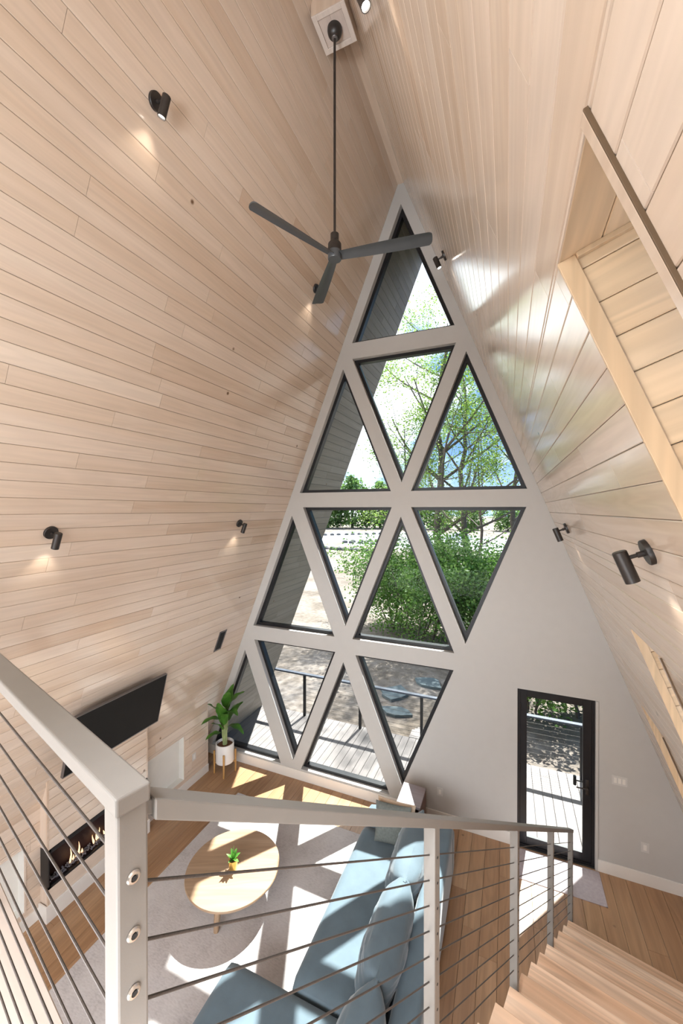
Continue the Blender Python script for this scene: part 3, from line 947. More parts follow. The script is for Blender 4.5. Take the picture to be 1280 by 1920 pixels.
# ------------------------------------------------------------------ television
def television():
    b0, t0 = Vector((-4.52, 0, 1.735)), Vector((-4.34, 0, 2.435))
    y0, y1 = 2.775, 4.062
    up = (t0 - b0); h = up.length; up.normalize()
    w = y1 - y0
    ctr = (b0 + t0) / 2 + Vector((0, (y0 + y1) / 2, 0))
    o = empty('television', ctr, 0, 'large black flat television tilted out from the left board slope', 'television')
    n = Vector((0, 1, 0)).cross(up).normalized()
    if n.x < 0: n = -n
    R = Matrix((Vector((0, 1, 0)), up, n)).transposed()
    def part(name, bm, mat):
        bm.transform(R.to_4x4()); return obj(name, bm, mat, o)
    bm = bmesh.new()
    t = 0.008
    mm_into(bm, (-w / 2, -h / 2, -0.035), (w / 2, -h / 2 + 0.012, 0.003), 0.001); mm_into(bm, (-w / 2, h / 2 - t, -0.035), (w / 2, h / 2, 0.003), 0.001)
    mm_into(bm, (-w / 2, -h / 2, -0.035), (-w / 2 + t, h / 2, 0.003), 0.001); mm_into(bm, (w / 2 - t, -h / 2, -0.035), (w / 2, h / 2, 0.003), 0.001)
    part('bezel', bm, M['bezel'])
    part('screen', mm((-w / 2 + t, -h / 2 + 0.012, -0.02), (w / 2 - t, h / 2 - t, 0.0)), M['screen'])
    part('back_housing', mm((-w / 2 + 0.1, -h / 2 + 0.06, -0.06), (w / 2 - 0.1, h / 2 - 0.2, -0.03), 0.006), M['black'])
    # bracket back to the slope
    bm = bmesh.new()
    for yy in (-0.18, 0.18):
        p0 = ctr + Vector((0, yy, 0)) - n * 0.05
        zz = ctr.z
        p1 = Vector((xl(zz - 0.02), ctr.y + yy, zz - 0.02))
        tube_into(bm, [p0 - ctr, p1 - ctr], 0.018, 8)
    q = ctr - n * 0.07
    tube_into(bm, [q + Vector((0, -0.2, 0)) - ctr, q + Vector((0, 0.2, 0)) - ctr], 0.02, 8)
    obj('bracket', bm, M['black'], o)
television()

# ------------------------------------------------------------------ small wall fittings
def wall_plate(name, c, sx, sz, axis, label, cat, gang=1, kind='outlet', group=None):
    o = empty(name, c, 0, label, cat, group)
    if axis == 'y': B = lambda lo, hi, b=0.0015: mm((lo[0], -hi[1], lo[2]), (hi[0], -lo[1], hi[2]), b)
    else: B = lambda lo, hi, b=0.0015: mm((lo[1], lo[0], lo[2]), (hi[1], hi[0], hi[2]), b)
    obj('cover_plate', B((-sx / 2, 0, -sz / 2), (sx / 2, 0.006, sz / 2)), M['plastic'], o)
    for g in range(gang):
        gx = (g - (gang - 1) / 2) * 0.046
        if kind == 'outlet':
            rec = obj('receptacle', B((gx - 0.017, 0.0055, -0.034), (gx + 0.017, 0.0085, 0.034)), M['trim'], o)
        else:
            obj('rocker', B((gx - 0.016, 0.0055, -0.033), (gx + 0.016, 0.010, 0.033)), M['trim'], o)
    return o
wall_plate('light_switch', (1.325, YF, 1.235), 0.165, 0.118, 'y', 'white triple rocker light switch on the white wall right of the glass door', 'switch', 3, 'switch')
wall_plate('power_outlet', (1.594, YF, 0.468), 0.085, 0.12, 'y', 'white power outlet low on the white wall right of the glass door', 'outlet')
wall_plate('power_outlet', (-0.93, YF, 0.462), 0.085, 0.12, 'y', 'white power outlet low on the white wall between the windows and the glass door', 'outlet')
wall_plate('power_outlet', (KX, 5.215, 0.455), 0.08, 0.12, 'x', 'white power outlet on the boarded knee wall beside the tall potted plant', 'outlet')

def vent():
    yc, zc = 5.305, 2.495
    vv = zc * SL
    O = Vector((XL0, 0, 0))
    p = O + VL * vv + Vector((0, yc, 0))
    o = empty('air_vent', p, 0, 'narrow black air vent with bronze rim in the left board slope above the plant', 'vent')
    R = Matrix((Vector((0, 1, 0)), VL, NL)).transposed().to_4x4()
    w, h = 0.178, 0.375
    bm = bmesh.new()
    e = 0.022
    mm_into(bm, (-w / 2, -h / 2, 0), (-w / 2 + e, h / 2, 0.008), 0.001); mm_into(bm, (w / 2 - e, -h / 2, 0), (w / 2, h / 2, 0.008), 0.001)
    mm_into(bm, (-w / 2, -h / 2, 0), (w / 2, -h / 2 + e, 0.008), 0.001); mm_into(bm, (-w / 2, h / 2 - e, 0), (w / 2, h / 2, 0.008), 0.001)
    bm.transform(R); obj('frame', bm, M['bezel'], o)
    bm = mm((-w / 2 + e, -h / 2 + e, 0.0005), (w / 2 - e, h / 2 - e, 0.002)); bm.transform(R); obj('backing', bm, M['hole'], o)
    for i in range(5):
        x = -w / 2 + e + (w - 2 * e) * (i + 0.5) / 5
        bm = mm((x - 0.004, -h / 2 + e, 0.001), (x + 0.002, h / 2 - e, 0.006)); bm.transform(R); obj('slat', bm, M['black'], o)
vent()

# ------------------------------------------------------------------ spot fixtures
def spot_proto(side):
    n, v = (NL, VL) if side == 'l' else (NR, VR)
    o = empty('wall_spotlight', (0, 0, 0))
    obj('mounting_disc', lathe([(0.0, 0), (0.058, 0.0), (0.058, 0.017), (0.055, 0.021), (0.0, 0.021)], 32, n), M['bronze'], o, True)
    bm = bmesh.new()
    tube_into(bm, [n * 0.018, n * 0.05], 0.013, 12); tube_into(bm, [n * 0.045, n * 0.085], 0.009, 12)
    obj('arm', bm, M['bronze'], o, True)
    c = n * 0.108
    top, bot = c + v * 0.035, c - v * 0.105
    cyl = obj('lamp_cylinder', lathe([(0.0, 0.0), (0.026, 0.0), (0.030, 0.004), (0.030, 0.146), (0.026, 0.146), (0.024, 0.13), (0.0, 0.13)][:], 28, -v, c + v * 0.038), M['bronze'], o, True)
    obj('lens', lathe([(0.0, 0.0), (0.023, 0.0), (0.023, 0.003), (0.0, 0.004)], 24, -v, c - v * 0.0945), M['lamp'], o, True)
    l = bpy.data.lights.new('spot_beam', 'SPOT')
    l.energy = 2.6; l.spot_size = math.radians(80); l.spot_blend = 0.8; l.shadow_soft_size = 0.02; l.color = (1.0, 0.86, 0.72)
    lo = bpy.data.objects.new('spot_beam', l); COL.objects.link(lo); lo.parent = o
    d = (-v - n * 0.18).normalized()
    lo.location = c - v * 0.118
    lo.rotation_euler = d.to_track_quat('-Z', 'Y').to_euler()
    return o
SPOT_L = [(2.15, 7.72, 'black spotlight nearest the fan height, upper and nearer one on the left board slope'),
          (2.165, 4.512, 'black spotlight lower on the left board slope, the one nearer the loft railing'),
          (4.78, 4.508, 'black spotlight lower on the left board slope, the one nearer the triangular windows'),
          (4.78, 7.705, 'black spotlight half hidden behind a fan blade, high on the left board slope')]
SPOT_R = [(2.13, 4.524, 'large looking black spotlight on the right board slope, closest to the viewer'),
          (4.787, 4.513, 'black spotlight on the right board slope beside the blank white wall'),
          (4.83, 7.755, 'black spotlight on the right board slope beside the top window'),
          (2.15, 7.74, 'lit black spotlight at the top edge beside the ceiling fan mount')]
for side, lst in (('l', SPOT_L), ('r', SPOT_R)):
    pr = None
    for (y, z, lab) in lst:
        s = spot_proto(side) if pr is None else copy_tree(pr)
        pr = pr or s
        s.location = (xl(z), y, z) if side == 'l' else (xr(z), y, z)
        tag(s, lab, 'spotlight', 'black spotlights on the board slopes')

# ------------------------------------------------------------------ ceiling fan
def ceiling_fan():
    FX, FY, FZ = XRIDGE, 3.482, 7.156
    zb = 9.335
    xw = 0.335
    b = empty('trim_6'); b['kind'] = 'structure'
    bm = bmesh.new()
    e = 0.045
    mm_into(bm, (FX - xw / 2, FY - xw / 2, zb + 0.006), (FX + xw / 2, FY + xw / 2, zb + 0.35))
    oo = obj('mount_block', bm, M['board'], b); add_rnd(oo, 1)
    bm = bmesh.new()
    mm_into(bm, (FX - xw / 2, FY - xw / 2, zb - 0.008), (FX - xw / 2 + e, FY + xw / 2, zb + 0.006), 0.002)
    mm_into(bm, (FX + xw / 2 - e, FY - xw / 2, zb - 0.008), (FX + xw / 2, FY + xw / 2, zb + 0.006), 0.002)
    mm_into(bm, (FX - xw / 2 + e, FY - xw / 2, zb - 0.008), (FX + xw / 2 - e, FY - xw / 2 + e, zb + 0.006), 0.002)
    mm_into(bm, (FX - xw / 2 + e, FY + xw / 2 - e, zb - 0.008), (FX + xw / 2 - e, FY + xw / 2, zb + 0.006), 0.002)
    oo = obj('mount_trim', bm, M['loft'], b); add_rnd(oo, 2)
    bm = bmesh.new()
    mm_into(bm, (FX - xw / 2 + e + 0.003, FY - xw / 2 + e + 0.003, zb + 0.001), (FX - 0.001, FY + xw / 2 - e - 0.003, zb + 0.006))
    mm_into(bm, (FX + 0.001, FY - xw / 2 + e + 0.003, zb + 0.001), (FX + xw / 2 - e - 0.003, FY + xw / 2 - e - 0.003, zb + 0.006))
    oo = obj('mount_panel', bm, M['loft'], b); add_rnd(oo, 4)
    f = empty('ceiling_fan', (FX, FY, FZ), 0, 'charcoal three bladed ceiling fan on a long rod below the ridge', 'ceiling fan')
    top = zb - FZ
    obj('canopy', lathe([(0.0, top + 0.001), (0.07, top + 0.001), (0.071, top - 0.02), (0.064, top - 0.05), (0.046, top - 0.075), (0.026, top - 0.085), (0.0, top - 0.085)], 32), M['bronze'], f, True)
    obj('canopy_ring', lathe([(0.0, top - 0.08), (0.028, top - 0.08), (0.030, top - 0.092), (0.02, top - 0.10), (0.0, top - 0.10)], 24), M['bezel'], f, True)
    obj('downrod', tube([(0, 0, top - 0.09), (0, 0, 0.15)], 0.0125, 14), M['bronze'], f, True)
    obj('coupling', lathe([(0.0, 0.22), (0.03, 0.22), (0.041, 0.212), (0.041, 0.14), (0.0, 0.14)], 28), M['bronze'], f, True)
    obj('motor_housing', lathe([(0.0, 0.15), (0.042, 0.145), (0.064, 0.115), (0.066, 0.045), (0.0, 0.045)], 32), M['bronze'], f, True)
    obj('blade_hub', lathe([(0.0, 0.05), (0.064, 0.05), (0.066, 0.03), (0.066, -0.028), (0.062, -0.034), (0.0, -0.034)], 32), M['fan'], f, True)
    def blade(az):
        bm = bmesh.new()
        n, m = 22, 9
        rows = []
        for i in range(n + 1):
            s = i / n
            r = 0.045 + s * 0.875
            w = 0.095 + 0.045 * math.sin(min(1, s * 1.2) * PI / 2)
            tw = -math.radians(18 - 7 * s)
            row_t, row_b = [], []
            for j in range(m + 1):
                q = j / m - 0.5
                rr = r
                if s > 0.9: rr = r - 0.05 * ((s - 0.9) / 0.1) * (abs(q) * 2) ** 4 * 0.6
                x = q * w
                camber = 0.016 * (1 - (2 * q) ** 2)
                th = 0.0055 * max(0.15, 1 - (2 * q) ** 4)
                for lst, dz in ((row_t, th), (row_b, -th)):
                    zz = camber + dz
                    lst.append(bm.verts.new((rr, x * math.cos(tw) - zz * math.sin(tw), x * math.sin(tw) + zz * math.cos(tw))))
            rows.append((row_t, row_b))
        for (a, b_), (c, d) in zip(rows, rows[1:]):
            for j in range(m):
                bm.faces.new((a[j], a[j + 1], c[j + 1], c[j])); bm.faces.new((b_[j], d[j], d[j + 1], b_[j + 1]))
            bm.faces.new((a[0], c[0], d[0], b_[0])); bm.faces.new((a[m], b_[m], d[m], c[m]))
        for t, bb in (rows[0], rows[-1]):
            for j in range(m): bm.faces.new((t[j], t[j + 1], bb[j + 1], bb[j]))
        bm.transform(Matrix.Rotation(az, 4, 'Z'))
        return bm
    for az in (7, 127, 247):
        obj('blade', blade(math.radians(az)), M['fan'], f, True)
ceiling_fan()

# ------------------------------------------------------------------ loft, guard rail, stairs (turned 14.8 degrees to the room)
TH = math.atan2(0.2553, 0.9669)
DD = Vector((math.sin(TH), math.cos(TH), 0))     # down the stair
RR = Vector((math.cos(TH), -math.sin(TH), 0))    # to the right of someone going down
P0 = Vector((-0.551, 0.434, 0))
RM = Matrix((RR, DD, Vector((0, 0, 1)))).transposed()
def st(s, t, z): return P0 + DD * s + RR * t + Vector((0, 0, z))
LOFT = 3.30
RUN, RISE = 0.2947, 0.1935
def tread_tip(k): return 4.63 - RUN * (k - 1)
def tread_z(k): return 0.209 + RISE * (k - 1) if k > 0 else 0.0

def loft():
    ED, NT = 0.09, tread_tip(17) - 0.004       # loft edge beside the stair, and behind its top tread
    def edge(x, sv):
        return st(sv, (x - (P0.x + DD.x * sv)) / RR.x, 0)
    z0, z1 = LOFT - 0.30, LOFT
    a, b = edge(xl(z1) + 0.03, ED), edge(xr(z1) - 0.03, NT)
    c, d = st(ED, 0.026, 0), st(NT, 0.026, 0)
    poly = [(p.x, p.y, z0) for p in (a, c, d, b)] + [(b.x, YB + 0.2, z0), (a.x, YB + 0.2, z0)]
    o = obj('floor_loft', prism(poly, (0, 0, z1 - z0 - 0.012)), M['white'])
    struct(o)
    me = boards_mesh((P0.x, P0.y, LOFT), RR, DD, (0, 0, 1), -3.75, 1.66, -2.9, ED + 0.012, 0.14, ED + 0.012 - 0.14 * 30, seed=140, depth=0.012, lens=(1.2, 2.4),
                     holes=[(0.026, 1.7, NT, 1.0)])
    me.name = 'floor_loft'
    struct(mesh_obj('floor_loft', me, M['loft']))
loft()

def bar(p, q, w, h, b=0.006, seg=3, side=None):
    """rectangular bar from p to q, w across (horizontal), h tall"""
    p, q = Vector(p), Vector(q)
    d = (q - p); L = d.length; d.normalize()
    s = Vector((0, 0, 1)).cross(d)
    if s.length < 1e-5: s = Vector(side or RR)
    s.normalize(); u = d.cross(s)
    return box((p + q) / 2, (w, L, h), Matrix((s, d, u)).transposed(), b, seg)

PW = 0.047
def post_bm(s, t, z0, z1, b=0.004):
    c = st(s, t, (z0 + z1) / 2)
    return box(c, (PW, PW, z1 - z0), RM, b, 2)

S_POST = [0.0, 1.119, 2.336, 3.540, 4.693]
RAIL_Z0, RAIL_Z1, S_END = 4.27, 1.178, 4.693
def rail_z(s): return RAIL_Z0 + (RAIL_Z1 - RAIL_Z0) * s / S_END

def guard_rail():
    g = empty('cable_railing', st(0, 0, LOFT), 0, 'greige steel loft guard rail with thick corner post, nearest to the viewer at lower left', 'railing', 'cable railings')
    inv = Matrix.Translation(-st(0, 0, LOFT))
    def part(name, bm, mat, sm=False):
        bm.transform(inv); return obj(name, bm, mat, g, sm)
    post = part('post', post_bm(0, 0, LOFT, 4.254), M['rail'])
    part('handrail', bar(st(0, PW / 2 + 0.003, 4.265), st(0, -3.4, 4.265), 0.053, 0.030, 0.004, 3), M['rail'])
    for k, t in ((1, -1.2), (2, -2.4), (3, -3.35)):
        part('post', post_bm(0, t, LOFT, 4.252), M['rail'])
    NC = 10
    for i in range(NC):
        z = 4.146 - 0.0885 * i
        part('cable', tube([st(0, -3.35, z), st(0, PW / 2 - 0.002, z)], 0.0027, 8), M['cable'], True)
        c = st(0, PW / 2, z)
        ft = part('cable_fitting', lathe([(0.0, -0.004), (0.0095, -0.004), (0.0105, 0.0015), (0.0085, 0.004), (0.0055, 0.0045), (0.004, 0.002), (0.0, 0.002)], 24, RR, c), M['nickel'], True)
        hole = lathe([(0.0, 0.0), (0.0036, 0.0), (0.0036, 0.0052), (0.0, 0.0052)], 12, RR, c); hole.transform(inv)
        obj('socket', hole, M['hole'], ft)
guard_rail()

def stair_rail():
    g = empty('cable_railing', st(S_END, 0, 0), 0, 'greige steel stair railing sloping down to the glass door', 'railing', 'cable railings')
    inv = Matrix.Translation(-st(S_END, 0, 0))
    def part(name, bm, mat, sm=False):
        bm.transform(inv); return obj(name, bm, mat, g, sm)
    s0, s1 = PW / 2 + 0.010, S_END + 0.045
    bm = prism([tuple(st(q, -0.025, rail_z(q) - dz)) for q, dz in ((s0, 0.0), (s1, 0.0), (s1, 0.036), (s0, 0.036))], tuple(RR * 0.05))
    bev(bm, 0.003, 2)
    part('handrail', bm, M['rail'])
    part('rail_bracket', bar(st(0.018, 0, rail_z(0.02) - 0.018), st(0.05, 0, rail_z(0.05) - 0.018), 0.03, 0.022, 0.002), M['rail'])
    for s in S_POST[1:]:
        k = math.floor((4.63 - s) / RUN) + 1
        part('post', post_bm(s, 0, tread_z(k), rail_z(s) - 0.022), M['rail'])
        for i in range(9):
            z = rail_z(s) - 0.146 - 0.097 * i
            if z > tread_z(k) + 0.03:
                c = st(s, PW / 2, z)
                part('cable_hole', lathe([(0.0, 0.0), (0.0045, 0.0), (0.0045, 0.0012), (0.0, 0.0012)], 10, RR, c), M['hole'])
    for i in range(9):
        dz = 0.146 + 0.097 * i
        part('cable', tube([st(PW / 2 - 0.004, 0, rail_z(0.02) - dz), st(S_END - 0.01, 0, rail_z(S_END) - dz)], 0.0027, 8), M['cable'], True)
stair_rail()

def staircase():
    g = empty('staircase', st(4.63, 0.5, 0), 0, 'pale striped wood staircase descending beside the cable railing', 'staircase')
    inv = Matrix.Translation(-st(4.63, 0.5, 0))
    W0, W1 = -0.012, 1.02
    for k in range(1, 17):
        s1 = tread_tip(k); z1 = tread_z(k)
        s0 = s1 - RUN - 0.03
        bm = bmesh.new()
        # three glued staves per tread so the grain runs across the stair
        c = st((s0 + s1) / 2, (W0 + W1) / 2, z1 - 0.02)
        box_into(bm, c, (W1 - W0, s1 - s0, 0.04), RM, 0.004, 2)
        bm.transform(inv)
        o = obj('tread', bm, M['tread'], g)
        me = o.data
        me.uv_layers.new(name='UVMap'); me.color_attributes.new('rnd', 'FLOAT_COLOR', 'CORNER')
        uvl = me.uv_layers['UVMap']; ca = me.color_attributes['rnd']
        r = random.Random(200 + k)
        tone = (r.uniform(0.36, 0.66), r.random(), r.random(), 1)
        org = st(4.63, 0.5, 0)
        for p in me.polygons:
            for li in p.loop_indices:
                v = me.vertices[me.loops[li].vertex_index].co
                uvl.data[li].uv = (v.dot(RR), v.dot(DD) + v.z)
                ca.data[li].color = tone
    for t in (0.05, 0.94):
        pts = []
        a0 = 4.52
        za = tread_z(1) - 0.045
        poly = [st(a0, t, 0.0), st(a0, t, za), st(tread_tip(16) - 0.28, t, tread_z(16) - 0.045), st(tread_tip(16) - 0.28, t, tread_z(16) - 0.30), st(a0 - 0.32, t, 0.0)]
        bm = prism([tuple(p) for p in poly], tuple(RR * 0.045)); bm.transform(inv)
        obj('stringer', bm, M['trim'], g)
    for k in range(1, 17):
        # risers set back under each nosing
        s = tread_tip(k) - 0.045
        zb_ = 0.0 if k == 1 else tread_z(k - 1)
        zt = min(tread_z(k), LOFT) - 0.041
        bm = box(st(s, (W0 + W1) / 2 + 0.01, (zb_ + zt) / 2), (W1 - W0 - 0.06, 0.016, zt - zb_ - 0.001), RM); bm.transform(inv)
        obj('riser', bm, M['trim'], g)
staircase()

# ------------------------------------------------------------------ soft furniture helpers
def rounded(lo, hi, r, puff=0.0, div=10, nz=0.0, seed=0, freq=5.0, wr=0.0, wraxis=1):
    """soft upholstered block: subdivided box with rounded edges, slight crown and fabric undulation"""
    lo, hi = Vector(lo), Vector(hi)
    c = (lo + hi) / 2; h = (hi - lo) / 2
    bm = bmesh.new()
    bmesh.ops.create_cube(bm, size=2.0)
    bmesh.ops.subdivide_edges(bm, edges=bm.edges[:], cuts=div, use_grid_fill=True)
    for v in bm.verts:
        q = v.co.copy()
        p = Vector((q.x * h.x, q.y * h.y, q.z * h.z))
        inner = Vector((max(-h.x + r, min(h.x - r, p.x)), max(-h.y + r, min(h.y - r, p.y)), max(-h.z + r, min(h.z - r, p.z))))
        d = p - inner
        if d.length > 1e-6:
            # square-to-round corner mapping
            m = max(abs(d.x), abs(d.y), abs(d.z))
            d = d.normalized() * m if d.length > m else d
        p = inner + d
        if puff:
            fx, fy = 1 - q.x ** 2, 1 - q.y ** 2
            fz = 1 - q.z ** 2
            p.z += puff * max(0, q.z) * fx * fy
        n3 = noise.noise(Vector((p.x * freq + seed * 7.1, p.y * freq, p.z * freq)))
        p += (p - inner * 0.6).normalized() * n3 * nz
        v.co = p + c
    return bm

def cushion(w, h, t, div=22, pinch=0.10, nz=0.008, seed=0, wr=0.006):
    """loose cushion, w along local X, h along local Z, thickness along Y; pinched corners, wrinkles at the ends"""
    bm = bmesh.new()
    bmesh.ops.create_cube(bm, size=2.0)
    bmesh.ops.subdivide_edges(bm, edges=bm.edges[:], cuts=div, use_grid_fill=True)
    for v in bm.verts:
        x, y, z = v.co
        ax, az = abs(x), abs(z)
        prof = ((1 - ax ** 3.0) * (1 - az ** 3.0))
        prof = max(0.0, prof) ** 0.5
        X = x * w / 2 * (1 - pinch * 0.5 * az ** 4 * 0)
        Z = z * h / 2
        # sides bow inward between corners
        X *= 1 - 0.05 * (1 - az ** 2) * ax ** 6
        Z *= 1 - 0.05 * (1 - ax ** 2) * az ** 6
        Y = y * t / 2 * (0.06 + 0.94 * prof)
        s = noise.noise(Vector((x * 2.2 + seed * 5.3, z * 2.2, y + seed)))
        fold = math.sin(z * 17 + 5 * noise.noise(Vector((x * 2 + seed, z * 3, 0)))) * (0.35 + 0.65 * ax ** 2) + 0.6 * math.sin(z * 29 + x * 6 + 4 * noise.noise(Vector((x * 3, z * 4, seed))))
        Y += y * (nz * s + wr * fold * prof)
        v.co = (X, Y, Z)
    return bm

def sofa():
    g = empty('sectional_sofa', (-0.6, 3.4, 0), 0, 'blue velvet sectional sofa with chaise and loose back cushions on the grey rug', 'sofa')
    inv = Matrix.Translation((0.6, -3.4, 0))
    def part(name, bm, sm=True, mat='sofa'):
        bm.transform(inv)
        return obj(name, bm, M[mat], g, sm)
    XB = -0.62
    part('base', rounded((-1.72, 3.03, 0.05), (XB - 0.02, 5.18, 0.24), 0.03, 0, 4))
    part('base', rounded((-2.36, 1.5, 0.05), (XB - 0.02, 2.98, 0.24), 0.03, 0, 4))
    part('seat_cushion', rounded((-1.79, 3.035, 0.22), (-0.84, 5.0, 0.462), 0.065, 0.012, 18, 0.004, 1, 3.0))
    part('seat_cushion', rounded((-2.41, 1.48, 0.22), (-0.84, 3.005, 0.462), 0.05, 0.012, 18, 0.004, 2, 3.0))
    part('backrest', rounded((-0.86, 1.48, 0.1), (XB, 5.2, 0.70), 0.06, 0.0, 14, 0.003, 3, 2.5))
    part('arm', rounded((-1.76, 5.0, 0.08), (XB, 5.22, 0.62), 0.06, 0.0, 12, 0.003, 4, 2.5))
    for i, (y0, y1, tilt) in enumerate(((3.93, 4.92, 0.26), (3.03, 3.97, 0.27), (2.05, 3.0, 0.27))):
        bm = cushion(y1 - y0 + 0.04, 0.50, 0.38, 26, 0.1, 0.014, 3 + i, 0.009)
        bm.transform(Matrix.Rotation(PI / 2, 4, 'Z'))
        bm.transform(Matrix.Rotation(tilt, 4, 'Y'))
        bm.transform(Matrix.Translation((-1.03, (y0 + y1) / 2, 0.68)))
        part('back_cushion', bm)
    for x, y in ((-1.65, 3.15), (-1.65, 5.1), (-0.72, 5.1), (-2.28, 1.6), (-2.28, 2.88), (-0.72, 1.6)):
        part('leg', lathe([(0.0, 0.012), (0.018, 0.012), (0.024, 0.06), (0.0, 0.06)], 14, None, (x, y, 0)), True, 'bronze')
sofa()

def throw_pillow(name, loc, w, h, t, lean, yaw, mat, label, seed):
    o = empty(name, loc, 0, label, 'pillow', 'throw pillows at the far end of the sofa')
    bm = cushion(w, h, t, 16, 0.1, 0.006, seed, 0.003)
    bm.transform(Matrix.Rotation(lean, 4, 'X'))
    bm.transform(Matrix.Rotation(yaw, 4, 'Z'))
    obj('cover', bm, M[mat], o, True)
throw_pillow('throw_pillow', (-1.345, 4.86, 0.685), 0.46, 0.46, 0.13, -0.26, 0.10, 'pillow_dark', 'grey green throw pillow leaning in front at the far end of the blue sofa', 1)
throw_pillow('throw_pillow', (-1.33, 4.965, 0.68), 0.50, 0.44, 0.12, -0.16, 0.02, 'pillow_tan', 'beige throw pillow tucked behind the grey green one on the blue sofa', 2)

# ------------------------------------------------------------------ rug, coffee table, succulent, mat, side table
def flat_rug(name, lo, hi, th, mat, label, cat):
    o = empty(name, ((lo[0] + hi[0]) / 2, (lo[1] + hi[1]) / 2, 0), 0, label, cat)
    sx, sy = (hi[0] - lo[0]) / 2, (hi[1] - lo[1]) / 2
    obj('pile', mm((-sx, -sy, 0.0005), (sx, sy, th), 0.003), M[mat], o)
    e = 0.012
    bm = bmesh.new()
    mm_into(bm, (-sx - e * 0.2, -sy - e * 0.2, 0.0005), (-sx + e, sy + e * 0.2, th + 0.001), 0.002); mm_into(bm, (sx - e, -sy - e * 0.2, 0.0005), (sx + e * 0.2, sy + e * 0.2, th + 0.001), 0.002)
    mm_into(bm, (-sx, -sy - e * 0.2, 0.0005), (sx, -sy + e, th + 0.001), 0.002); mm_into(bm, (-sx, sy - e, 0.0005), (sx, sy + e * 0.2, th + 0.001), 0.002)
    obj('bound_edge', bm, M[mat], o)
flat_rug('area_rug', (-4.11, 1.5), (-0.95, 5.31), 0.010, 'rug', 'large grey distressed area rug under the coffee table and sofa', 'rug')
flat_rug('door_mat', (0.14, 5.475), (1.10, 5.965), 0.007, 'mat', 'pale mauve flat mat on the wood floor inside the glass door', 'mat')

def coffee_table():
    cx, cy, r = -3.065, 3.866, 0.556
    g = empty('coffee_table', (cx, cy, 0.010), 0, 'round light wood coffee table on the grey rug', 'table')
    zt = 0.365
    bm = bmesh.new()
    prof = [(0.0, zt - 0.032), (r - 0.02, zt - 0.032), (r - 0.004, zt - 0.026), (r, zt - 0.016), (r - 0.001, zt - 0.006), (r - 0.006, zt), (0.0, zt)]
    bm = lathe(prof, 72)
    top = obj('tabletop', bm, M['tabletop'], g, True)
    me = top.data
    me.uv_layers.new(name='UVMap'); me.color_attributes.new('rnd', 'FLOAT_COLOR', 'CORNER')
    uvl = me.uv_layers['UVMap']; ca = me.color_attributes['rnd']
    for p in me.polygons:
        for li in p.loop_indices:
            v = me.vertices[me.loops[li].vertex_index].co
            a = math.radians(-22)
            uvl.data[li].uv = (v.x * math.cos(a) - v.y * math.sin(a), v.x * math.sin(a) + v.y * math.cos(a) + v.z)
            ca.data[li].color = (0.55, 0.3, 0.6, 1)
    for k in range(3):
        a = math.radians(-78 + 120 * k)
        x0, y0 = 0.36 * math.cos(a), 0.36 * math.sin(a)
        x1, y1 = 0.42 * math.cos(a), 0.42 * math.sin(a)
        o = obj('leg', tube([(x0, y0, zt - 0.032), (x1, y1, 0.0)], [0.045, 0.028], 20), M['tabletop'], g, True)
        add_rnd(o, 30 + k)
    o = obj('apron', lathe([(0.0, zt - 0.06), (0.36, zt - 0.06), (0.36, zt - 0.031), (0.0, zt - 0.031)], 40), M['tabletop'], g, True); add_rnd(o, 41)
    return zt + 0.010
TZ = coffee_table()

def leaf_blade(L, W, bend, az, el, base, n=10, fold=0.15, wave=0.0, thick=0.0018):
    """arching leaf: starts at base, heading az/el, drooping by bend (radians)"""
    bm = bmesh.new()
    pos = Vector(base); rows = []
    e = el
    side = Vector((-math.sin(az), math.cos(az), 0))
    for i in range(n + 1):
        s = i / n
        w = W * (math.sin(PI * min(1, s * 0.93 + 0.05)) ** 0.75) * (1 - 0.25 * s) if 0 < i < n else W * 0.05
        d = Vector((math.cos(az) * math.cos(e), math.sin(az) * math.cos(e), math.sin(e)))
        up = side.cross(d) * -1
        if up.z < 0 and abs(e) < 1.2: up = -up
        ww = wave * math.sin(s * 14)
        row = []
        for q in (-1, -0.5, 0, 0.5, 1):
            row.append(pos + side * q * w / 2 + up * (abs(q) * fold * w / 2 + ww * w * (1 if q > 0 else -1) * abs(q) * 0.3))
        rows.append((row, up))
        pos = pos + d * (L / n)
        e -= bend / n
    tops = [[bm.verts.new(p) for p in r] for r, u in rows]
    bots = [[bm.verts.new(p - u * thick) for p in r] for r, u in rows]
    for a, b in zip(tops, tops[1:]):
        for j in range(4): bm.faces.new((a[j], a[j + 1], b[j + 1], b[j]))
    for a, b in zip(bots, bots[1:]):
        for j in range(4): bm.faces.new((a[j], b[j], b[j + 1], a[j + 1]))
    for r in range(len(tops) - 1):
        for j in (0, 4):
            bm.faces.new((tops[r][j], tops[r + 1][j], bots[r + 1][j], bots[r][j]))
    return bm

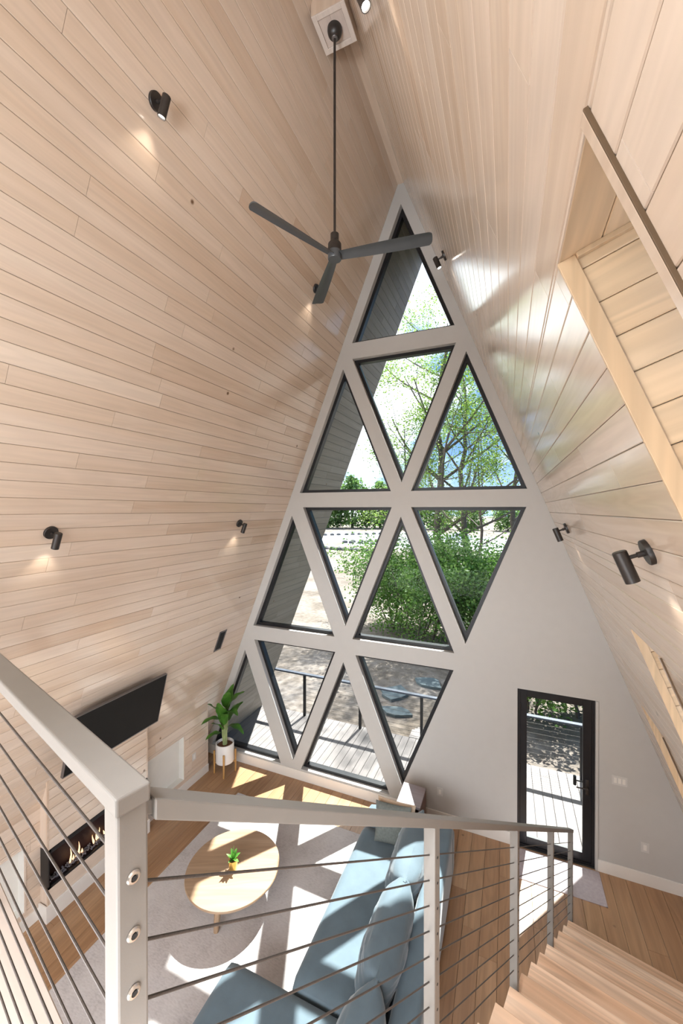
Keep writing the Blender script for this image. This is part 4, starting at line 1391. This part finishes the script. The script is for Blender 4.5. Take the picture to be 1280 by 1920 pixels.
def succulent():
    g = empty('potted_succulent', (-3.037, 3.826, TZ), 0, 'small green succulent in a gold pot on the coffee table', 'plant')
    obj('pot', lathe([(0.0, 0.0), (0.040, 0.0), (0.046, 0.006), (0.054, 0.09), (0.055, 0.125), (0.050, 0.125), (0.046, 0.105), (0.0, 0.105)], 32), M['brass'], g, True)
    obj('soil', lathe([(0.0, 0.106), (0.046, 0.106), (0.04, 0.112), (0.0, 0.114)], 20), M['soil'], g)
    r = random.Random(3)
    for i in range(11):
        az = i * 2.4 + r.uniform(-0.2, 0.2)
        el = 0.55 + 0.09 * i
        obj('leaf', leaf_blade(0.085 + 0.004 * i, 0.042, 0.7 - 0.03 * i, az, min(el, 1.45), (0.008 * math.cos(az), 0.008 * math.sin(az), 0.11), 7, 0.3), M['succulent'], g, True)
    obj('leaf', leaf_blade(0.15, 0.014, 0.25, 2.0, 1.4, (0, 0, 0.11), 7, 0.3), M['succulent'], g, True)
succulent()

def side_table():
    g = empty('side_table', (-1.275, 5.62, 0), 0, 'pinkish wood block side table with dark sides between the sofa and white wall', 'table')
    w, d, h = 0.335, 0.44, 0.575
    o = obj('table_top', mm((-w / 2, -d / 2, h - 0.03), (w / 2, d / 2, h), 0.003), M['mauve'], g); add_rnd(o, 3)
    bm = bmesh.new()
    mm_into(bm, (-w / 2 + 0.002, -d / 2 + 0.002, 0), (-w / 2 + 0.024, d / 2 - 0.002, h - 0.03)); mm_into(bm, (w / 2 - 0.024, -d / 2 + 0.002, 0), (w / 2 - 0.002, d / 2 - 0.002, h - 0.03))
    mm_into(bm, (-w / 2 + 0.024, d / 2 - 0.024, 0), (w / 2 - 0.024, d / 2 - 0.002, h - 0.03)); mm_into(bm, (-w / 2 + 0.024, -d / 2 + 0.002, 0.2), (w / 2 - 0.024, d / 2 - 0.024, 0.22))
    o = obj('side_panels', bm, M['walnut'], g); add_rnd(o, 5)
side_table()

# ------------------------------------------------------------------ tall plant in its white pot on a wooden stand
def tall_plant():
    cx, cy = -4.665, 5.655
    s = empty('plant_stand', (cx, cy, 0), 0, 'honey wood plant stand with slim legs in the corner under the white pot', 'plant stand')
    hp = 0.20
    for k in range(4):
        a = math.radians(-57 + 90 * k)
        x, y = 0.183 * math.cos(a), 0.183 * math.sin(a)
        o = obj('leg', tube([(x, y, 0), (x, y, 0.40)], [0.015, 0.018], 12), M['stand'], s, True); add_rnd(o, k)
    bm = bmesh.new()
    for k in range(2):
        a = math.radians(-57 + 90 * k)
        box_into(bm, (0, 0, hp - 0.014 - 0.0005 * k), (0.36, 0.022, 0.022), Matrix.Rotation(a, 3, 'Z'), 0.003)
    o = obj('cross_bar', bm, M['stand'], s); add_rnd(o, 7)
    g = empty('potted_plant', (cx, cy, hp), 0, 'tall broad leaved plant in a white cylinder pot on the wooden stand', 'plant')
    R = 0.158; H = 0.335
    obj('pot', lathe([(0.0, 0.0), (R - 0.012, 0.0), (R - 0.003, 0.006), (R, 0.02), (R, H - 0.004), (R - 0.004, H), (R - 0.014, H), (R - 0.016, H - 0.05), (0.0, H - 0.05)], 48), M['pot'], g, True)
    obj('soil', lathe([(0.0, H - 0.049), (R - 0.017, H - 0.049), (R - 0.03, H - 0.04), (0.0, H - 0.03)], 30), M['soil'], g)
    r = random.Random(12)
    #  az(deg), petiole top height, radial, leaf length, width, elevation, bend
    L = [(-75, 0.66, 0.05, 0.56, 0.24, 1.30, 0.30), (35, 0.95, 0.06, 0.40, 0.20, 1.15, 0.9), (-20, 0.86, 0.05, 0.42, 0.17, 0.95, 1.5),
         (-10, 0.62, 0.06, 0.46, 0.15, 0.70, 1.5), (236, 0.74, 0.05, 0.40, 0.14, 0.75, 1.5), (243, 0.52, 0.05, 0.32, 0.13, 0.45, 1.1),
         (-118, 0.80, 0.05, 0.42, 0.2, 1.1, 0.5), (60, 0.70, 0.05, 0.40, 0.19, 1.0, 0.6), (-35, 0.98, 0.04, 0.40, 0.19, 1.3, 0.5), (80, 0.90, 0.04, 0.44, 0.22, 1.35, 0.35), (-50, 0.72, 0.05, 0.36, 0.15, 1.20, 0.8), (-95, 0.58, 0.05, 0.36, 0.13, 1.05, 0.7), (10, 0.78, 0.05, 0.36, 0.16, 1.25, 0.7)]
    for i, (az, hz, rad, ll, ww, el, bd) in enumerate(L):
        a = math.radians(az)
        b0 = Vector((0.03 * math.cos(a * 1.7 + i), 0.03 * math.sin(a * 1.7 + i), H - 0.04))
        b1 = Vector((rad * math.cos(a), rad * math.sin(a), hz))
        mid = (b0 + b1) / 2 + Vector((0.012 * math.sin(i), 0.012 * math.cos(i), 0))
        obj('stem', tube([b0, mid, b1], [0.014, 0.010, 0.006], 8), M['stem'], g, True)
        bm = leaf_blade(ll, ww, bd, a, el, b1, 12, 0.22, 0.25)
        obj('leaf', bm, M['leaf'], g, True)
tall_plant()

# ------------------------------------------------------------------ outdoors: deck, railing, ground, stones
DZ = -0.05
struct(planks_obj('deck', M['deck'], (0, 0, DZ), (0, 1, 0), (1, 0, 0), (0, 0, 1), YF + WT + 0.004, 8.09, -5.6, 2.9, 0.143, -5.6, lens=(4, 5), seed=301, depth=0.028, gap=0.003))
struct(obj('deck', mm((-5.6, YF + WT + 0.02, DZ - 0.25), (2.9, 8.07, DZ - 0.029)), M['roof']))
def deck_rail():
    g = empty('deck_railing', (-1.5, 8.0, DZ), 0, 'dark metal cable railing along the outer edge of the sunny deck', 'railing')
    zr = 0.925 - DZ
    obj('top_rail', mm((-4.1, -0.045, zr - 0.035), (4.4, 0.045, zr), 0.004), M['deckrail'], g)
    for x in (-4.31, -2.945, -1.61, -0.25, 1.21, 2.55):
        obj('post', mm((x + 1.5 - 0.027, -0.027, 0), (x + 1.5 + 0.027, 0.027, zr - 0.035), 0.003), M['black'], g)
    for i in range(9):
        z = 0.10 + 0.092 * i
        obj('cable', tube([(-2.81, 0, z), (4.05, 0, z)], 0.0028, 6), M['cable'], g)
M['deckrail'] = plain('blue_grey_deck_rail', (0.045, 0.055, 0.08), 0.6, var=0.05)
deck_rail()

def gz(x, y): return -0.42 - 0.004 * max(0, y - 9) + 0.05 * noise.noise(Vector((x * 0.3, y * 0.3, 0)))
def ground():
    bm = bmesh.new()
    xs = [-140, -100, -70, -50] + [-40 + 2.5 * i for i in range(25)] + [25, 30, 40, 60, 100]
    ys = [6.3 + 0.9 * i for i in range(26)] + [32, 36, 42, 50, 60, 80, 110, 160, 260, 420]
    g = [[bm.verts.new((x, y, gz(x, y))) for x in xs] for y in ys]
    for a, b in zip(g, g[1:]):
        for j in range(len(xs) - 1): bm.faces.new((a[j], a[j + 1], b[j + 1], b[j]))
    return obj('ground', bm, M['ground'], None, True)
struct(ground())
def poly_patch(name, pts, z, th, mat):
    return obj(name, prism([(x, y, z) for x, y in pts], (0, 0, th)), M[mat])
o = poly_patch('gravel_lot', [(-23, 47), (-14, 45), (-6, 41), (4, 39), (13, 42), (20, 60), (4, 74), (-16, 92), (-37, 88), (-38, 70)], -0.70, 0.10, 'gravel')
struct(o)
r = random.Random(9)
proto = None
rows = [((-22.5, 47.8), (-14.5, 46.2), 9), ((-37, 71), (-24, 82), 12), ((-24, 58), (-15, 56), 8), ((-2, 41.6), (6, 41), 8), ((-1, 47), (6, 49), 8), ((-24, 58), (-17, 66), 8)]
names = ['along the near edge of the gravel lot', 'along the far left edge of the gravel lot', 'across the middle of the gravel lot', 'at the right near edge of the gravel lot', 'in the right hand part of the gravel lot', 'in the slanting row of the gravel lot']
for (a, b, n), nm in zip(rows, names):
    for i in range(n):
        x = a[0] + (b[0] - a[0]) * i / (n - 1) + r.uniform(-0.2, 0.2); y = a[1] + (b[1] - a[1]) * i / (n - 1) + r.uniform(-0.2, 0.2)
        if proto is None:
            bm = bmesh.new(); bmesh.ops.create_icosphere(bm, subdivisions=2, radius=0.45)
            for v in bm.verts: v.co *= 1 + 0.25 * noise.noise(v.co * 2); v.co.z *= 0.7
            b_ = obj('boulder', bm, M['boulder']); proto = b_
        else:
            b_ = proto.copy(); COL.objects.link(b_)
        b_.location = (x, y, -0.45)
        b_.rotation_euler = (0, 0, r.uniform(0, 6))
        tag(b_, 'small dark boulder in the row ' + nm, 'boulder', 'boulders ' + nm)
for i, (x, y, s, lab) in enumerate(((-2.9, 10.6, 0.55, 'blue grey stepping stone seen through the low right window, nearer the deck'), (-2.1, 11.6, 0.5, 'blue grey stepping stone seen through the low right window, farther from the deck'), (-2.6, 9.6, 0.45, 'blue grey stepping stone just beyond the deck railing'))):
    bm = bmesh.new()
    n = 9; rr_ = random.Random(50 + i)
    pts = [(x + s * rr_.uniform(0.45, 1.0) * math.cos(2 * PI * k / n), y + s * rr_.uniform(0.4, 0.9) * math.sin(2 * PI * k / n), 0) for k in range(n)]
    bm.free()
    o = obj('stepping_stone', prism([(p[0], p[1], gz(x, y) - 0.05) for p in pts], (0, 0, 0.12)), M['stone'])
    tag(o, lab, 'stepping stone', 'stepping stones beyond the deck')

def deck_steps():
    g = empty('deck_steps', (-1.35, 8.4, 0), 0, 'pale deck steps with railing leaving the deck below the low right window', 'steps')
    for k in range(3):
        o = obj('step', mm((-0.55, -0.28 + 0.3 * k, DZ - 0.13 * k - 0.045 - 0.01), (0.55, 0.03 + 0.3 * k, DZ - 0.13 * k - 0.01), 0.003), M['deck'], g); add_rnd(o, k)
    for x in (-0.56, 0.53):
        o = obj('stringer', prism([(x, -0.28, DZ - 0.06), (x, 0.66, DZ - 0.33), (x, 0.66, -0.45), (x, -0.28, -0.45)], (0.03, 0, 0)), M['deck'], g); add_rnd(o, 9)
deck_steps()

# ------------------------------------------------------------------ trees and shrubs
def leaves_mesh(name, centres, size, seed, mat, parent, per=1, spread=0.0, aspect=0.5):
    r = random.Random(seed)
    verts, faces, cols = [], [], []
    for c in centres:
        for _ in range(per):
            p = Vector(c) + Vector((r.gauss(0, 1), r.gauss(0, 1), r.gauss(0, 0.8))) * spread
            s = size * r.uniform(0.6, 1.3)
            d = Vector((r.gauss(0, 1), r.gauss(0, 1), r.gauss(0, 0.6))).normalized()
            e = d.cross(Vector((r.gauss(0, 1), r.gauss(0, 1), r.gauss(0, 1)))).normalized()
            i = len(verts)
            verts += [tuple(p - d * s * 0.5), tuple(p + e * s * aspect * 0.5), tuple(p + d * s * 0.5), tuple(p - e * s * aspect * 0.5)]
            faces.append((i, i + 1, i + 2, i + 3)); cols.append(r.random())
    me = bpy.data.meshes.new(name)
    me.from_pydata(verts, [], faces)
    ca = me.color_attributes.new('rnd', 'FLOAT_COLOR', 'CORNER')
    buf = []
    for c in cols: buf += [c, c, c, 1.0] * 4
    ca.data.foreach_set('color', buf)
    return mesh_obj(name, me, mat, parent)

def branchy(bm, tips, p, d, L, rad, depth, r, gravity=0.0, split=(3, 5), wob=0.25, n=6):
    pts, rads = [p.copy()], [rad]
    q = p.copy(); dd = d.copy()
    seg = 5
    for i in range(seg):
        dd = (dd + Vector((r.gauss(0, wob), r.gauss(0, wob), r.gauss(0, wob * 0.6) + gravity)) * 0.35).normalized()
        q = q + dd * (L / seg)
        pts.append(q.copy()); rads.append(rad * (1 - 0.65 * (i + 1) / seg))
        if depth <= 1: tips.append(q.copy())
    tube_into(bm, pts, [q_ * (1.0 if depth > 1 else 0.75) for q_ in rads], n if depth > 1 else 4)
    if depth > 0:
        for k in range(r.randint(*split)):
            f = r.uniform(0.35, 1.0)
            j = min(seg, max(1, round(f * seg)))
            ax, ay, _ = basis(dd)
            a = r.uniform(0, 2 * PI)
            nd = (dd * r.uniform(0.5, 0.9) + (ax * math.cos(a) + ay * math.sin(a)) * r.uniform(0.6, 1.0)).normalized()
            branchy(bm, tips, pts[j], nd, L * r.uniform(0.45, 0.7), rads[j] * 0.6, depth - 1, r, gravity, split, wob, n)

def tree(loc, h, rad, seed, label, leaf='locust', lsize=0.13, per=9, spread=0.28, first=0.35, nb=12, blen=0.28, lean=(0, 0), group='trees beyond the deck', depth=2, name='tree', cat='tree'):
    r = random.Random(seed)
    g = empty(name, (loc[0], loc[1], gz(*loc)), 0, label, cat, group)
    bm = bmesh.new()
    tips = []
    n = 12
    pts, rads = [], []
    x = y = 0.0
    for i in range(n + 1):
        s = i / n
        x += r.gauss(0, 0.012) * h + lean[0] * h / n; y += r.gauss(0, 0.012) * h + lean[1] * h / n
        pts.append(Vector((x, y, s * h * 0.93 - 0.05))); rads.append(rad * (1 - 0.85 * s) + 0.01)
    tube_into(bm, pts, rads, 9)
    for k in range(nb):
        s = first + (1 - first) * (k + r.random()) / nb
        j = min(n, int(s * n))
        a = k * 2.4 + r.uniform(-0.5, 0.5)
        el = r.uniform(0.25, 0.9)
        d = Vector((math.cos(a) * math.cos(el), math.sin(a) * math.cos(el), math.sin(el)))
        branchy(bm, tips, pts[j], d, h * blen * (1.15 - 0.6 * s), rads[j] * 0.55, depth, r, 0.12, (2, 4))
    tips.append(pts[-1])
    obj('trunk', bm, M['bark'], g, True)
    leaves_mesh('foliage', tips, lsize, seed + 1, M[leaf], g, per, spread)
    return g

tree((-3.15, 19.7), 17.0, 0.23, 1, 'tall light green tree with dark trunk behind the middle windows', per=15, lsize=0.115, nb=20, spread=0.34, lean=(0.02, 0), first=0.3)
tree((-2.55, 20.6), 13.0, 0.19, 2, 'slim tree twinned just right of the tallest dark trunk', per=12, lsize=0.115, nb=15, spread=0.30, lean=(0.05, 0))
tree((-4.55, 19.2), 9.8, 0.09, 3, 'thin sapling left of the tallest tree beyond the deck', per=12, lsize=0.11, nb=11, spread=0.28)
tree((0.02, 21.5), 12.0, 0.17, 4, 'straight trunked tree seen at the right edge of the windows', per=6, lsize=0.11, nb=10, spread=0.34, first=0.45)
tree((3.3, 19.5), 14.5, 0.17, 6, 'tall leafy tree hidden mostly behind the blank white wall, shading the deck', per=4, nb=14, spread=0.34, first=0.45, blen=0.26)
tree((-1.6, 24.0), 10.5, 0.10, 5, 'bushy thin tree between the dark trunks, set farther back', per=3, nb=11, spread=0.3)

def shrub(loc, h, w, seed, label, n=7, lsize=0.12, per=9, leaf='shrub'):
    r = random.Random(seed)
    g = empty('shrub', (loc[0], loc[1], gz(*loc)), 0, label, 'shrub', 'green shrubs beyond the deck')
    bm = bmesh.new(); tips = []
    for k in range(n):
        a = r.uniform(0, 2 * PI); q = r.uniform(0, 0.25) * w
        d = Vector((math.cos(a) * 0.35, math.sin(a) * 0.35, 1)).normalized()
        branchy(bm, tips, Vector((q * math.cos(a), q * math.sin(a), -0.05)), d, h * r.uniform(0.6, 0.85), 0.035, 2, r, 0.05, (4, 6), 0.3, 5)
    obj('stems', bm, M['bark'], g, True)
    for k in range(330 if h > 2.5 else 110):
        a, q, u = r.uniform(0, 2 * PI), math.sqrt(r.random()), r.random()
        q *= w * 0.62 * math.sin(PI * min(1, 0.18 + 0.8 * u)) ** 0.6
        tips.append(Vector((q * math.cos(a), q * math.sin(a), 0.05 + u * h * 0.85)))
    leaves_mesh('foliage', tips, lsize, seed + 5, M[leaf], g, per, 0.2 * w / 2.2, 0.6)
shrub((-4.5, 16.4), 3.5, 2.2, 21, 'leftmost green shrub beyond the deck, seen left of the centre window bar')
shrub((-3.2, 15.8), 3.9, 2.4, 22, 'dense green shrub filling the centre upright triangle window')
shrub((-1.9, 15.9), 3.7, 2.3, 23, 'dense green shrub behind the crossing of the right window bars')
shrub((-0.6, 16.5), 3.4, 2.4, 24, 'green shrub filling the lower part of the right inverted triangle window')
shrub((0.9, 16.8), 3.2, 2.4, 25, 'green shrub hidden mostly behind the blank white wall', per=3)
shrub((0.5, 11.3), 1.9, 1.8, 26, 'low bright green shrub at the top left of the glass door', per=6, n=5)
shrub((1.8, 11.4), 2.0, 1.8, 27, 'low bright green shrub at the top right of the glass door', per=5, n=6)

# forest edge beyond the gravel lot
ft = None
spots = [(-74, 100, 1.2), (-66, 103, 1.1), (-58, 106, 1.25), (-50, 107, 1.0), (-43, 110, 1.2), (-35, 112, 1.05), (-27, 114, 1.15), (-18, 113, 0.8), (-9, 112, 0.75), (0, 110, 0.7), (9, 112, 0.72), (18, 110, 0.7), (-82, 96, 1.1)]
def forest_tree():
    r = random.Random(77)
    g = empty('forest_tree')
    bm = bmesh.new()
    tube_into(bm, [(0, 0, -0.3), (0.1, 0, 4), (0, 0.1, 7.5)], [0.3, 0.22, 0.1], 8)
    obj('trunk', bm, M['bark'], g, True)
    c = []
    for i in range(520):
        a, u = r.uniform(0, 2 * PI), r.uniform(0.05, 1)
        rad = 4.6 * math.sqrt(r.random()) * math.sin(PI * min(1, u * 0.9 + 0.12)) ** 0.6
        c.append((rad * math.cos(a), rad * math.sin(a), 0.3 + u * 9.2))
    leaves_mesh('foliage', c, 0.62, 3, M['forest'], g, 7, 0.55, 0.7)
    return g
pr = None
for i, (x, y, s) in enumerate(spots):
    g = forest_tree() if pr is None else copy_tree(pr)
    pr = pr or g
    g.location = (x, y, -0.85); g.scale = (s * 1.2, s * 1.2, s * 1.3); g.rotation_euler = (0, 0, i * 1.3)
    tag(g, 'dense green tree in the distant row beyond the gravel lot', 'tree', 'distant trees beyond the gravel lot')

def car():
    g = empty('car', (-7.6, 66, -0.58), 0.5, 'small white car parked on the distant gravel lot', 'car')
    prof = [(-2.2, 0.35), (-2.25, 0.75), (-2.0, 0.95), (-1.1, 1.0), (-0.55, 1.5), (1.2, 1.55), (1.75, 1.05), (2.2, 0.95), (2.25, 0.35)]
    bm = prism([(x, -0.85, z) for x, z in prof], (0, 1.7, 0)); bev(bm, 0.05, 2)
    obj('body', bm, M['carpaint'], g)
    bm = bmesh.new()
    for y in (-0.862, 0.842):
        mm_into(bm, (-0.55, y, 1.06), (0.25, y + 0.02, 1.42)); mm_into(bm, (0.35, y, 1.06), (1.25, y + 0.02, 1.42))
    obj('window', bm, M['carglass'], g)
    for x in (-1.4, 1.4):
        for y in (-0.88, 0.70):
            obj('wheel', lathe([(0.0, 0), (0.3, 0), (0.34, 0.03), (0.34, 0.15), (0.3, 0.18), (0.0, 0.18)], 20, (0, 1, 0), (x, y, 0.34)), M['tyre'], g, True)
car()
